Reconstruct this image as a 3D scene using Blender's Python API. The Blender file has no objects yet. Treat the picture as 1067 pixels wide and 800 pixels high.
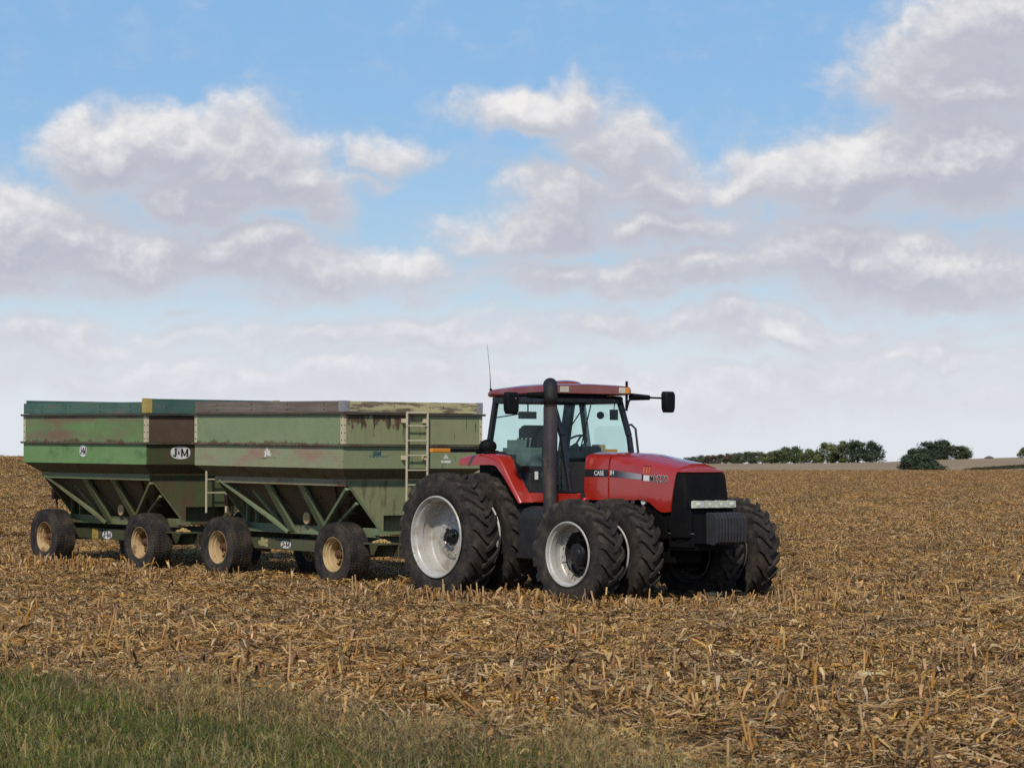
import bpy, bmesh, math, random
import numpy as np
from mathutils import Vector, Matrix, Euler
R = math.radians
random.seed(7)
rng = np.random.default_rng(11)
scene = bpy.context.scene
COL = scene.collection

# ------------------------------------------------------------------ helpers
class MB:
    """collects shapes given as (forward, right, up) and links them as ONE mesh object"""
    def __init__(self):
        self.v = []; self.f = []; self.m = []; self.s = []
    def add(self, vs, fs, mi=0, smooth=False):
        o = len(self.v)
        self.v += [tuple(p) for p in vs]
        for f in fs:
            self.f.append([o + i for i in f]); self.m.append(mi); self.s.append(smooth)
        return self
    def hexa(self, p, mi=0):          # 8 points: bottom loop 0-3, top loop 4-7
        return self.add(p, [(0,1,2,3),(4,5,6,7),(0,1,5,4),(1,2,6,5),(2,3,7,6),(3,0,4,7)], mi)
    def box(self, a0, a1, b0, b1, z0, z1, mi=0):
        return self.hexa([(a0,b0,z0),(a1,b0,z0),(a1,b1,z0),(a0,b1,z0),(a0,b0,z1),(a1,b0,z1),(a1,b1,z1),(a0,b1,z1)], mi)
    def bar(self, p, q, w, h, up=(0,0,1), mi=0):
        p = Vector(p); q = Vector(q); d = (q-p).normalized(); u = Vector(up)
        s = d.cross(u)
        if s.length < 1e-4: s = d.cross(Vector((0,1,0)))
        s.normalize(); u = s.cross(d).normalized()
        s = s*(w/2); u = u*(h/2)
        return self.hexa([p-s-u,p+s-u,q+s-u,q-s-u,p-s+u,p+s+u,q+s+u,q-s+u], mi)
    def tube(self, pts, r, n=10, mi=0, cap=True):
        pts = [Vector(p) for p in pts]
        rs = r if isinstance(r, (list,tuple)) else [r]*len(pts)
        vs = []; prev = None
        for i, p in enumerate(pts):
            d = (pts[min(i+1,len(pts)-1)] - pts[max(i-1,0)]).normalized()
            u = prev if prev is not None else (Vector((0,0,1)) if abs(d.z) < .9 else Vector((1,0,0)))
            s = d.cross(u).normalized(); u = s.cross(d).normalized(); prev = u
            for k in range(n):
                a = 2*math.pi*k/n
                vs.append(p + s*math.cos(a)*rs[i] + u*math.sin(a)*rs[i])
        fs = []
        for i in range(len(pts)-1):
            for k in range(n):
                fs.append((i*n+k, i*n+(k+1)%n, (i+1)*n+(k+1)%n, (i+1)*n+k))
        self.add(vs, fs, mi, True)
        if cap:
            self.add(vs[:n], [tuple(range(n))], mi); self.add(vs[-n:], [tuple(range(n))], mi)
        return self
    def lathe(self, prof, n=48, c=(0,0,0), mi=0, smooth=True):   # profile of (b, r) around the lateral axis
        vs = []
        for (b, r) in prof:
            for k in range(n):
                a = 2*math.pi*k/n
                vs.append((c[0]+r*math.cos(a), c[1]+b, c[2]+r*math.sin(a)))
        fs = []
        for i in range(len(prof)-1):
            for k in range(n):
                fs.append((i*n+k, i*n+(k+1)%n, (i+1)*n+(k+1)%n, (i+1)*n+k))
        return self.add(vs, fs, mi, smooth)
    def prism(self, poly, axis, lo, hi, mi=0):
        """poly in the two other axes; extruded along axis (0 a, 1 b, 2 z)"""
        def mk(p, t):
            q = list(p); q.insert(axis, t); return tuple(q)
        n = len(poly)
        vs = [mk(p, lo) for p in poly] + [mk(p, hi) for p in poly]
        fs = [tuple(range(n)), tuple(range(n, 2*n))] + [(i,(i+1)%n,n+(i+1)%n,n+i) for i in range(n)]
        return self.add(vs, fs, mi)
    def loft(self, secs, mi=0, smooth=True, cap0=True, cap1=True, closed=True):
        n = len(secs[0]); vs = [p for s in secs for p in s]; fs = []
        for i in range(len(secs)-1):
            for k in range(n if closed else n-1):
                fs.append((i*n+k, i*n+(k+1)%n, (i+1)*n+(k+1)%n, (i+1)*n+k))
        self.add(vs, fs, mi, smooth)
        if cap0: self.add(secs[0], [tuple(range(n))], mi)
        if cap1: self.add(secs[-1], [tuple(range(n))], mi)
        return self
    def ball(self, c, r, n=10, mi=0, sq=(1,1,1)):
        vs = []; fs = []
        for i in range(n+1):
            t = math.pi*i/n
            for k in range(2*n):
                a = math.pi*k/n
                vs.append((c[0]+r*sq[0]*math.sin(t)*math.cos(a), c[1]+r*sq[1]*math.sin(t)*math.sin(a), c[2]+r*sq[2]*math.cos(t)))
        for i in range(n):
            for k in range(2*n):
                fs.append((i*2*n+k, i*2*n+(k+1)%(2*n), (i+1)*2*n+(k+1)%(2*n), (i+1)*2*n+k))
        return self.add(vs, fs, mi, True)
    def build(self, name, mats, parent=None, bevel=0, loc=None, sharp=None, flip=True, weld=True):
        me = bpy.data.meshes.new(name)
        me.from_pydata([(p[0], -p[1], p[2]) if flip else p for p in self.v], [], self.f)
        for m in (mats if isinstance(mats, (list,tuple)) else [mats]): me.materials.append(m)
        me.polygons.foreach_set('material_index', self.m)
        me.polygons.foreach_set('use_smooth', self.s)
        bm = bmesh.new(); bm.from_mesh(me)
        if weld: bmesh.ops.remove_doubles(bm, verts=bm.verts, dist=1e-5)
        bmesh.ops.recalc_face_normals(bm, faces=bm.faces)
        for e in bm.edges:
            if len(e.link_faces) == 2 and e.calc_face_angle(0) > R(37): e.smooth = False
        bm.to_mesh(me); bm.free(); me.update()
        o = bpy.data.objects.new(name, me); COL.objects.link(o)
        if parent: o.parent = parent
        if loc: o.location = loc
        if bevel:
            b = o.modifiers.new('bevel', 'BEVEL'); b.width = bevel; b.segments = 2; b.limit_method = 'ANGLE'; b.angle_limit = R(35)
            b.harden_normals = False
        return o

def tag(o, label=None, cat=None, group=None, kind=None):
    if label: o['label'] = label
    if cat: o['category'] = cat
    if group: o['group'] = group
    if kind: o['kind'] = kind
    return o
def empty(name, loc, rot=(0,0,0)):
    o = bpy.data.objects.new(name, None); COL.objects.link(o)
    o.location = loc; o.rotation_euler = rot; o.empty_display_size = .3
    return o
def copy_tree(o, parent=None):
    c = o.copy(); COL.objects.link(c); c.parent = parent
    for ch in [k for k in o.children]: copy_tree(ch, c)
    return c
def lettering(name, text, size, origin, xdir, ydir, mat, parent, depth=.003, bold=0, sx=1.0, sp=1.0):
    """text as a thin solid mesh: origin is its centre, xdir/ydir in (forward, right, up)"""
    cu = bpy.data.curves.new(name, 'FONT'); cu.body = text; cu.size = size; cu.extrude = depth/2
    cu.align_x = 'CENTER'; cu.align_y = 'CENTER'; cu.offset = bold; cu.space_character = sp
    tmp = bpy.data.objects.new(name, cu)
    me = bpy.data.meshes.new_from_object(tmp)
    bpy.data.objects.remove(tmp)
    fl = lambda p: Vector((p[0], -p[1], p[2]))
    x = fl(xdir).normalized(); y = fl(ydir).normalized(); z = x.cross(y)
    M = Matrix(((x.x*sx,y.x,z.x,0),(x.y*sx,y.y,z.y,0),(x.z*sx,y.z,z.z,0),(0,0,0,1)))
    M.translation = fl(origin)
    me.transform(M); me.materials.clear(); me.materials.append(mat)
    o = bpy.data.objects.new(name, me); COL.objects.link(o); o.parent = parent
    return o

# ------------------------------------------------------------------ node helpers
class G:
    def __init__(s, nt): s.t = nt
    def n(s, typ, ins=None, **pr):
        nd = s.t.nodes.new(typ)
        for k, v in pr.items(): setattr(nd, k, v)
        for k, v in (ins or {}).items():
            sk = nd.inputs[k]
            if isinstance(v, bpy.types.NodeSocket): s.t.links.new(v, sk)
            else: sk.default_value = v
        return nd
    def m(s, op, a, b=0.0, c=0.0, clamp=False):
        return s.n('ShaderNodeMath', {0:a,1:b,2:c}, operation=op, use_clamp=clamp).outputs[0]
    def mix(s, f, a, b, mode='MIX'):
        c4 = lambda x: x if isinstance(x, bpy.types.NodeSocket) else (*x[:3],1)
        return s.n('ShaderNodeMix', {0:f,6:c4(a),7:c4(b)}, data_type='RGBA', blend_type=mode).outputs[2]
    def noise(s, vec, scale, detail=4, rough=.55, dist=0):
        return s.n('ShaderNodeTexNoise', {'Vector':vec,'Scale':scale,'Detail':detail,'Roughness':rough,'Distortion':dist}).outputs[0]
    def step(s, x, lo, hi, a=0.0, b=1.0):
        return s.n('ShaderNodeMapRange', {0:x,1:lo,2:hi,3:a,4:b}, interpolation_type='SMOOTHSTEP').outputs[0]
    def map(s, vec, scale=(1,1,1), loc=(0,0,0)):
        return s.n('ShaderNodeMapping', {'Vector':vec,'Scale':scale,'Location':loc}).outputs[0]
    def obj(s): return s.n('ShaderNodeTexCoord').outputs['Object']
    def sep(s, v): return s.n('ShaderNodeSeparateXYZ', {0:v}).outputs
    def bump(s, h, strength=.3, dist=.01):
        return s.n('ShaderNodeBump', {'Height':h,'Strength':strength,'Distance':dist}).outputs[0]

def new_mat(name):
    m = bpy.data.materials.new(name); m.use_nodes = True
    nt = m.node_tree; nt.nodes.clear()
    g = G(nt); out = g.n('ShaderNodeOutputMaterial')
    return m, g, out
def principled(g, out, **k):
    b = g.n('ShaderNodeBsdfPrincipled', {kk.replace('_',' '):v for kk,v in k.items()})
    g.t.links.new(b.outputs[0], out.inputs[0]); return b
def c4(c): return (*c, 1)

def paint(name, base, vary, layers=(), rough=.5, spec=.4, coat=0, bump=.15, metal=0, seed=0, vs=1.6, edges=()):
    """base colour wandering to vary; layers: (colour, scale xyz, threshold, softness) worn or stained patches"""
    m, g, out = new_mat(name)
    v = g.map(g.obj(), loc=(seed*3.1, seed*1.7, seed*.9))
    f = g.step(g.noise(v, vs, 5, .6), .3, .7)
    c = g.mix(f, base, vary)
    fine = g.noise(v, 30, 3, .6)
    c = g.mix(g.step(fine, .35, .75, 0, .35), c, tuple(x*.72 for x in vary))
    rr = rough
    for i, (lc, sc, thr, soft) in enumerate(layers):
        nn = g.noise(g.map(v, scale=sc, loc=(i*5.3, i*2.2, i*7.7)), 1.0, 6, .62)
        k = g.step(nn, thr-soft, thr+soft)
        c = g.mix(k, c, lc)
        rr = g.m('MAXIMUM', g.m('MULTIPLY', k, .85), rr)
    for z0 in edges:       # rust creeping from a seam
        e = g.m('ABSOLUTE', g.m('SUBTRACT', g.sep(g.obj())[2], z0))
        nn = g.noise(g.map(v, scale=(5,5,1.3), loc=(2.2,4.1,.7)), 1.0, 6, .68)
        k = g.step(g.m('SUBTRACT', g.m('MULTIPLY', g.m('SUBTRACT', nn, .44), .36), e), -.012, .025)
        c = g.mix(g.m('MULTIPLY', k, .85), c, (.105,.058,.034)); rr = g.m('MAXIMUM', g.m('MULTIPLY', k, .85), rr)
    b = principled(g, out, Base_Color=c, Roughness=rr, Metallic=metal)
    b.inputs['Specular IOR Level'].default_value = spec
    if coat: b.inputs['Coat Weight'].default_value = coat; b.inputs['Coat Roughness'].default_value = .12
    if bump: g.t.links.new(g.bump(g.m('ADD', g.m('MULTIPLY', g.noise(v, 9, 5, .6), .35), g.noise(v, 2.3, 2, .5)), bump*1.5, .045), b.inputs['Normal'])
    return m

def wood(name, base, dark, peel=None, thr=.5, seed=0, axis=0):
    m, g, out = new_mat(name)
    v = g.map(g.obj(), loc=(seed*3.7, seed*2.3, seed))
    st = [14,14,30]; st[axis] = 1.2
    grain = g.noise(g.map(v, scale=st), 1.0, 6, .6, .4)
    c = g.mix(g.step(grain, .35, .68), base, dark)
    c = g.mix(g.step(g.noise(v, 2.2, 4), .4, .7, 0, .6), c, tuple(.6*x for x in base))
    if peel:
        sp = [4,4,16]; sp[axis] = 1.6
        k = g.step(g.noise(g.map(v, scale=sp, loc=(4,1,2)), 1.0, 7, .68), thr-.04, thr+.04)
        c = g.mix(k, peel, c)
    b = principled(g, out, Base_Color=c, Roughness=.85)
    g.t.links.new(g.bump(grain, .5, .01), b.inputs['Normal'])
    return m

def simple(name, col, rough=.5, metal=0, spec=.5, emit=None):
    m, g, out = new_mat(name)
    v = g.obj()
    c = g.mix(g.step(g.noise(v, 6, 5, .6), .35, .7), col, tuple(x*.75 for x in col))
    b = principled(g, out, Base_Color=c, Roughness=g.step(g.noise(v, 14, 3), .2, .8, max(.05, rough-.1), min(1, rough+.12)), Metallic=metal)
    b.inputs['Specular IOR Level'].default_value = spec
    return m

M = {}
# dusty red tractor paint
def red_paint(name, base, dusty):
    m, g, out = new_mat(name)
    v = g.obj(); xyz = g.sep(v)
    dust = g.step(g.noise(v, 3.5, 6, .65), .40, .8, 0, dusty)
    c = g.mix(g.step(g.noise(v, 1.3, 3), .35, .7), base, tuple(x*.86 for x in base))
    c = g.mix(dust, c, (.27,.18,.12))
    b = principled(g, out, Base_Color=c, Roughness=g.m('ADD', g.m('MULTIPLY', dust, 1.0), .27))
    b.inputs['Coat Weight'].default_value = .85; b.inputs['Coat Roughness'].default_value = .07
    g.t.links.new(g.bump(g.noise(v, 2.2, 2), .06, .03), b.inputs['Normal'])
    return m
M['red'] = red_paint('red_tractor_paint', (.385,.021,.011), .12)
M['red_old'] = red_paint('faded_red_roof', (.21,.026,.020), .40)
M['black'] = simple('black_plastic', (.008,.008,.009), .65, spec=.12)
M['hub'] = simple('satin_black_hub', (.012,.012,.013), .4, spec=.4)
M['weight'] = simple('grey_black_cast_weight', (.034,.034,.037), .6, spec=.3)
M['dark'] = simple('dark_cast_iron', (.005,.005,.0055), .75, spec=.1)
M['tank'] = simple('grey_tank_plastic', (.030,.031,.034), .5)
M['rim_back'] = simple('shaded_rim_back', (.09,.085,.08), .7)  # rim backs darkened in colour for shade; also plain grey for the bracket rod
M['silver'] = paint('silver_rim_paint', (.52,.51,.48), (.47,.455,.42), [((.30,.25,.18),(3.5,3.5,3.5),.60,.12)], .42, .5, bump=.04, metal=.15)
M['cream_rim'] = paint('cream_rim_paint', (.50,.38,.20), (.42,.29,.14), [((.20,.10,.05),(7,7,7),.60,.06)], .6, .3)
M['rust'] = paint('rusty_iron', (.16,.075,.04), (.10,.05,.03), [], .85, .2)
M['exhaust'] = paint('heat_stained_steel', (.085,.072,.07), (.05,.04,.045), [((.13,.085,.06),(5,5,1.2),.6,.08)], .5, .5, metal=.45)
M['cream'] = paint('cream_paint', (.62,.54,.38), (.54,.46,.31), [((.14,.09,.05),(9,9,9),.66,.04)], .6, .3)
M['white'] = simple('white_decal', (.72,.71,.67), .55)
M['ink'] = simple('black_decal_ink', (.012,.013,.016), .5)
M['amber'] = simple('amber_lens', (.75,.27,.02), .3)
M['lens'] = paint('clouded_headlight_lens', (.58,.58,.44), (.42,.43,.32), [], .25, .6, coat=.5, bump=.03, vs=9)
M['roofpad'] = simple('cream_roof_lamp', (.62,.57,.46), .4)
M['seat'] = simple('mauve_grey_seat_cloth', (.10,.075,.09), .9)
M['console'] = simple('green_grey_console', (.16,.20,.19), .6)
M['beltred'] = simple('bright_red_plastic', (.75,.04,.03), .35)
def rubber(name, dust):
    m, g, out = new_mat(name)
    v = g.obj()
    k = g.step(g.noise(v, 4.2, 6, .68), .36, .72, 0.06, dust)
    fine = g.noise(v, 26, 4, .65)
    k = g.m('MULTIPLY', k, g.step(fine, .25, .65, .5, 1.25))
    c = g.mix(k, (.015,.015,.016), (.13,.10,.072))
    b = principled(g, out, Base_Color=c, Roughness=.78)
    b.inputs['Specular IOR Level'].default_value = .2
    g.t.links.new(g.bump(fine, .25, .01), b.inputs['Normal'])
    return m
M['tyre'] = rubber('dusty_tractor_rubber', .48)
M['wtyre'] = rubber('dusty_wagon_rubber', .55)
def glass(name, tint, refl=.10, thick=1.0):
    m, g, out = new_mat(name)
    tr = g.n('ShaderNodeBsdfTransparent', {'Color':c4(tint)})
    gl = g.n('ShaderNodeBsdfGlossy', {'Color':(.9,1,.98,1),'Roughness':.03})
    lw = g.n('ShaderNodeLayerWeight', {'Blend':.25})
    fr = g.m('ADD', g.m('MULTIPLY', lw.outputs['Fresnel'], .12), refl, clamp=True)
    df = g.n('ShaderNodeBsdfDiffuse', {'Color':(.30,.42,.40,1)})
    a = g.n('ShaderNodeMixShader', {0:g.step(g.noise(g.obj(), 2.5, 5, .6), .3, .8, .015, .07), 1:tr.outputs[0], 2:df.outputs[0]})
    mx = g.n('ShaderNodeMixShader', {0:fr, 1:a.outputs[0], 2:gl.outputs[0]})
    g.t.links.new(mx.outputs[0], out.inputs[0])
    return m
M['glass'] = glass('teal_tinted_glass', (.82,.95,.92), .015)
def grille_mat():
    m, g, out = new_mat('black_mesh_grille')
    v = g.obj(); s = g.sep(v)
    hx = g.m('SINE', g.m('MULTIPLY', s[2], 210.0))
    hy = g.m('SINE', g.m('MULTIPLY', g.m('ADD', s[1], s[0]), 210.0))
    h = g.m('MULTIPLY', hx, hy)
    c = g.mix(g.step(g.noise(v, 4, 5), .4, .8, 0, .5), (.006,.006,.0065), (.018,.015,.013))
    b = principled(g, out, Base_Color=c, Roughness=.7); b.inputs['Specular IOR Level'].default_value=.10
    g.t.links.new(g.bump(h, .5, .004), b.inputs['Normal'])
    return m
M['grille'] = grille_mat()
# ------------------------------------------------------------------ wheels
def tyre_profile(w, Rc, rim):
    h = w/2
    return [(-h*.80,rim),(-h*.93,rim+.04),(-h*1.0,(rim+Rc)/2-.02),(-h*.99,(rim*.35+Rc*.65)),(-h*.94,Rc-.045),(-h*.80,Rc-.018),(-h*.4,Rc),(0,Rc+.004),
            (h*.4,Rc),(h*.80,Rc-.018),(h*.94,Rc-.045),(h*.99,(rim*.35+Rc*.65)),(h*1.0,(rim+Rc)/2-.02),(h*.93,rim+.04),(h*.80,rim)]
def lug_tyre(w, Ro, rim, n, lh):
    mb = MB(); Rc = Ro - lh
    mb.lathe(tyre_profile(w, Rc, rim), 72)
    h = w/2; trail = h*1.02/Ro; hw = .040/Ro
    for s in (-1, 1):
        for k in range(n):
            ph = 2*math.pi*(k + (.5 if s > 0 else 0))/n
            secs = []
            for t in (0,.2,.4,.6,.8,.93,1.0):
                y = s*(-.012 + t*(h*.985+.012))
                top = Ro - .006*t*t - (0 if t < .9 else .03*(t-.9)/.1)
                base = Rc - .03 - (.05 if t > .9 else 0)
                a = ph + trail*(t**1.25)          # the centre end leads in the rolling direction
                wd = hw*(1 - .12*t) if t < .9 else hw*1.12
                nose = .55 if t == 0 else 1
                def P(r, aa): return (r*math.sin(-aa), y, r*math.cos(aa))
                secs.append([P(base,a-wd*1.35), P(top,a-wd*nose), P(top,a+wd*nose), P(base,a+wd*1.35)])
            mb.loft(secs, smooth=False)
    # lettering-like rings on the side wall
    for s in (-1,1):
        r0 = rim*.5 + Rc*.5
        mb.lathe([(s*h*.985,r0-.012),(s*h*1.012,r0-.006),(s*h*1.012,r0+.006),(s*h*.985,r0+.012)], 72)
        mb.lathe([(s*h*.86,rim+.015),(s*h*.93,rim+.022),(s*h*.95,rim+.034)], 72)
    return mb

def bolts(mb, b, r, n, rad, length, mi=0, ph=0):
    for k in range(n):
        a = 2*math.pi*k/n + ph
        c = (r*math.cos(a), b, r*math.sin(a))
        mb.lathe([(0,0.0001),(0,rad),(length,rad),(length,0.0001)], 6, (c[0],c[1],c[2]), mi, False)

TH = R(39)
tractor = empty('tractor', (.217, 43.14, -.022), (0,0,-(math.pi/2-TH)))
tag(tractor, 'red row-crop tractor on black dual wheels hitched in front of the green grain wagons', 'tractor')

REAR_R, FRONT_R = .975, .79
def make_wheel(kind, left, loc, rotz=0):
    if kind == 'rear':
        mb = MB()
        mb.lathe([(.236,.625),(.252,.615),(.252,.600),(.236,.590),(.200,.586),(.186,.560),(.165,.550),(.07,.546),(.05,.566),(-.085,.575),(-.10,.572),
                  (-.115,.555),(-.115,.335),(-.090,.320),(-.085,.215),(-.105,.200),(-.105,.001)], 72)
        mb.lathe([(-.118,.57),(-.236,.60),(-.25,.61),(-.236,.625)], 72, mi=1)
        bolts(mb, -.088, .265, 10, .014, .022)
        for k in range(3):          # rim-edge clips and nicks
            a = R(205+14*k); mb.ball((.60*math.cos(a), .235, .60*math.sin(a)), .022, 5)
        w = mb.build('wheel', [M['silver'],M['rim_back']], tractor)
        hb = MB(); hb.lathe([(-.10,.001),(-.10,.118),(-.065,.118),(-.055,.098),(.01,.094),(.02,.06),(.05,.055),(.06,.001)], 24)
        bolts(hb, .008, .078, 8, .012, .018)
        for k in range(4):
            a = k*math.pi/2+.4; hb.bar((0,-.02,0),(.135*math.cos(a),-.02,.135*math.sin(a)),.04,.05,(0,1,0))
        h = hb.build('hub', M['hub'], w, .004)
        t = lug_tyre(.48, REAR_R, .60, 23, .045).build('tyre', M['tyre'], w)
    else:
        mb = MB()
        mb.lathe([(.200,.470),(.216,.462),(.216,.450),(.200,.440),(.175,.436),(.160,.418),(.08,.412),(.06,.425),(-.03,.425),(-.045,.41),(-.050,.345),(-.056,.345),(-.060,.42)], 72)
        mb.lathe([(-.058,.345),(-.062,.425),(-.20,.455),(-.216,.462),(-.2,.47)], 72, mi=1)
        for k in range(8):
            a = k*math.pi/4+.2
            mb.bar((.41*math.cos(a),-.035,.41*math.sin(a)),(.32*math.cos(a),-.035,.32*math.sin(a)),.10,.018,(0,1,0))
        bolts(mb, -.028, .355, 16, .013, .02, ph=.1)
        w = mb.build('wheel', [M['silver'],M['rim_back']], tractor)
        hb = MB(); hb.lathe([(-.065,.36),(-.07,.33),(-.12,.30),(-.12,.19),(-.04,.18),(.03,.15),(.045,.09),(.06,.08),(.06,.001)], 32)
        bolts(hb, -.12, .245, 10, .02, .04); bolts(hb, .03, .12, 8, .012, .02)
        h = hb.build('hub', M['hub'], w, .003)
        t = lug_tyre(.42, FRONT_R, .455, 20, .042).build('tyre', M['tyre'], w)
    return w, h, t
protos = {k: make_wheel(k, False, None) for k in ('rear','front')}
used = {}
def place_wheel(kind, a, b, z, rz=0):
    left = b < 0
    if kind not in used: w = protos[kind][0]; used[kind] = 1
    else: w = copy_tree(protos[kind][0], tractor)
    w.location = (a, -b, z); w.rotation_euler = (0, 0, rz + (math.pi if left else 0))
    if left:
        for ch in w.children:
            if ch.name.startswith('tyre'): ch.rotation_euler = (0, R(random.uniform(0,360)), math.pi)
    else:
        for ch in w.children:
            if ch.name.startswith('tyre'): ch.rotation_euler = (0, R(random.uniform(0,360)), 0)
    return w
for b in (1.52, .77, -.77, -1.52): place_wheel('rear', 0, b, .93)
for s in (1, -1):
    for o in (1.56, .80):
        d = R(1.5); off = (o-.55)
        place_wheel('front', 3.055 + s*off*math.sin(d), s*(.55+off*math.cos(d)), .745, d)

# ------------------------------------------------------------------ chassis, axles, tank
mb = MB()
mb.box(-.55,1.9,-.30,.30,.62,1.38); mb.box(1.9,3.7,-.27,.27,.60,1.10); mb.box(1.95,3.75,-.40,.40,1.08,1.50)
mb.box(-.75,-.5,-.25,.25,.5,1.25); mb.box(2.4,3.6,-.42,.42,1.2,1.36); mb.box(3.2,3.7,.3,.43,.95,1.2)
mb.tube([(2.2,.42,1.1),(2.6,.46,1.02),(3.1,.46,1.06)],.05); mb.tube([(2.1,-.42,1.1),(3.1,-.44,1.05)],.05)
mb.build('chassis', M['dark'], tractor, .015)
mb = MB(); mb.tube([(0,-1.50,.93),(0,1.50,.93)],.085,20); mb.box(-.22,.22,-.55,.55,.7,1.16)
mb.build('rear_axle', M['dark'], tractor, .01)
mb = MB(); mb.box(2.93,3.18,-.6,.6,.66,.86); mb.tube([(3.055,-.5,.745),(3.055,-1.58,.745)],.11,16); mb.tube([(3.055,.5,.745),(3.055,1.58,.745)],.11,16)
mb.tube([(2.86,-.6,.74),(2.86,.6,.74)],.025)
for s in (-1,1): mb.box(2.95,3.17,s*.50,s*.64,.5,1.0)
mb.build('front_axle', M['dark'], tractor, .01)
mb = MB()
sec = [(.50,.60),(.86,.60),(.90,.66),(.90,1.22),(.86,1.36),(.74,1.40),(.50,1.40)]
mb.prism(sec, 0, .80, 1.78)
mb.box(.86,1.72,.9,.912,.62,.98)
mb.build('fuel_tank', M['tank'], tractor, .03)
mb = MB(); mb.box(-1.25,-.3,-.06,.06,.42,.48)
for s in (-1,1):
    mb.bar((-.4,s*.35,.75),(-1.15,s*.42,.62),.08,.06); mb.bar((-.5,s*.4,1.35),(-1.05,s*.4,1.2),.07,.06); mb.bar((-1.05,s*.4,1.2),(-1.1,s*.42,.65),.03,.03)
mb.build('hitch', M['dark'], tractor, .008)

# ------------------------------------------------------------------ hood
def hood_sec(a, hw0, hw1, zb, zs, zc, bulge):
    """half-section from lower edge up over the crown and down; returns loop of points"""
    right = [(hw0,zb),(hw0+.004,zb+(zs-zb)*.35),(hw0-.006,zb+(zs-zb)*.7),(hw1,zs-.035),(hw1-.022,zs-.006),(hw1-.07,zs+(zc-zs)*.35),(hw1-.17,zs+(zc-zs)*.75),(.17,zc+bulge*.2),(.12,zc+bulge),(0,zc+bulge)]
    pts = [(a,b,z) for b,z in right] + [(a,-b,z) for b,z in reversed(right[:-1])]
    return pts
def zs_at(a): return float(np.interp(a,[1.94,2.48,3.02,3.5,3.82,4.1],[2.155,2.14,2.09,2.01,1.945,1.88]))
def zc_at(a): return float(np.interp(a,[1.94,2.48,3.02,3.5,3.82,4.1],[2.21,2.20,2.155,2.08,2.015,1.93]))
def zb_at(a): return float(np.interp(a,[1.94,2.9,3.22,3.32,3.42,3.52,3.60,3.66,3.80],[1.50,1.505,1.515,1.50,1.45,1.38,1.345,1.335,1.345]))
def hw_at(a): return float(np.interp(a,[1.94,2.6,3.3,3.82,4.05,4.2],[.455,.465,.46,.44,.42,.40]))
def hood_range(a0, a1, n):
    secs = []
    for i in range(n+1):
        a = a0 + (a1-a0)*i/n
        sh = .115*max(0,min(1,(a-3.50)/.30)) if a1 > 3.7 else 0
        secs.append([(p[0]+sh*max(0,min(1,(p[2]-1.345)/.57)),p[1],p[2]) for p in hood_sec(a, hw_at(a), hw_at(a)-.025, zb_at(a), zs_at(a), zc_at(a), .018*min(1,max(0,(a-2.5)/.3)))])
    return secs
mb = MB(); mb.loft(hood_range(2.505, 3.80, 26)); hood = mb.build('hood', M['red'], tractor)
mb = MB(); mb.loft(hood_range(1.93, 2.470, 6)); mb.build('rear_hood_panel', M['red'], tractor)
mb = MB(); mb.box(1.9,2.6,-.42,.42,1.52,2.12); mb.build('engine_bulkhead', M['dark'], tractor)
# stripe decal, three tally bars and lettering, all a few mm proud of the right and left sides
def side_strip(mb, a0, a1, z0a, z1a, z0b, z1b, n=10, mi=0, side=1, off=.0035):
    vs = []
    for i in range(n+1):
        t = i/n; a = a0+(a1-a0)*t
        lo = z0a+(z0b-z0a)*t; hi = z1a+(z1b-z1a)*t
        for z in (lo, hi):
            zb = zb_at(min(a,3.2)); f = (z-zb)/(zs_at(a)-zb)
            w = hw_at(a) + float(np.interp(f,[0,.35,.7,.95],[0,.004,-.006,-.025])) + off
            vs.append((a, side*w, z))
    fs = [(2*i,2*i+2,2*i+3,2*i+1) for i in range(n)]
    mb.add(vs, fs, mi)
def stripe_material():
    m, g, out = new_mat('black_to_silver_stripe')
    x = g.sep(g.obj())[0]
    k = g.step(x, 2.55, 3.25)
    c = g.mix(k, (.012,.013,.015), (.34,.33,.36))
    principled(g, out, Base_Color=c, Roughness=.35)
    return m
st_m = stripe_material()
for s in (1,-1):
    mb = MB(); side_strip(mb, 1.935, 2.470, 1.845, 1.955, 1.842, 1.950, side=s); side_strip(mb, 2.515, 3.21, 1.842, 1.950, 1.805, 1.882, side=s)
    mb.build('hood_stripe', st_m, tractor)
orange = simple('orange_decal', (.66,.14,.06), .5)
for s in (1,-1):
    mb = MB(); side_strip(mb, 3.21, 3.24, 1.797, 1.882, 1.796, 1.88, 1, side=s, off=.005); mb.build('stripe_end', M['ink'], tractor)
    mb = MB(); side_strip(mb, 3.252, 3.375, 1.79, 1.872, 1.783, 1.866, 3, side=s, off=.005); mb.build('white_patch', M['white'], tractor)
    for k in range(3):
        a = 3.235+.058*k
        mb = MB(); side_strip(mb, a, a+.034, 1.895, 1.995, 1.892, 1.99, 1, side=s, off=.005); bar_ = mb.build('tally_bar', orange, tractor)
        mb = MB(); side_strip(mb, a-.004, a+.038, 1.996, 2.01, 1.991, 2.005, 1, side=s, off=.005); mb.build('tally_cap', M['ink'], bar_)
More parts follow.
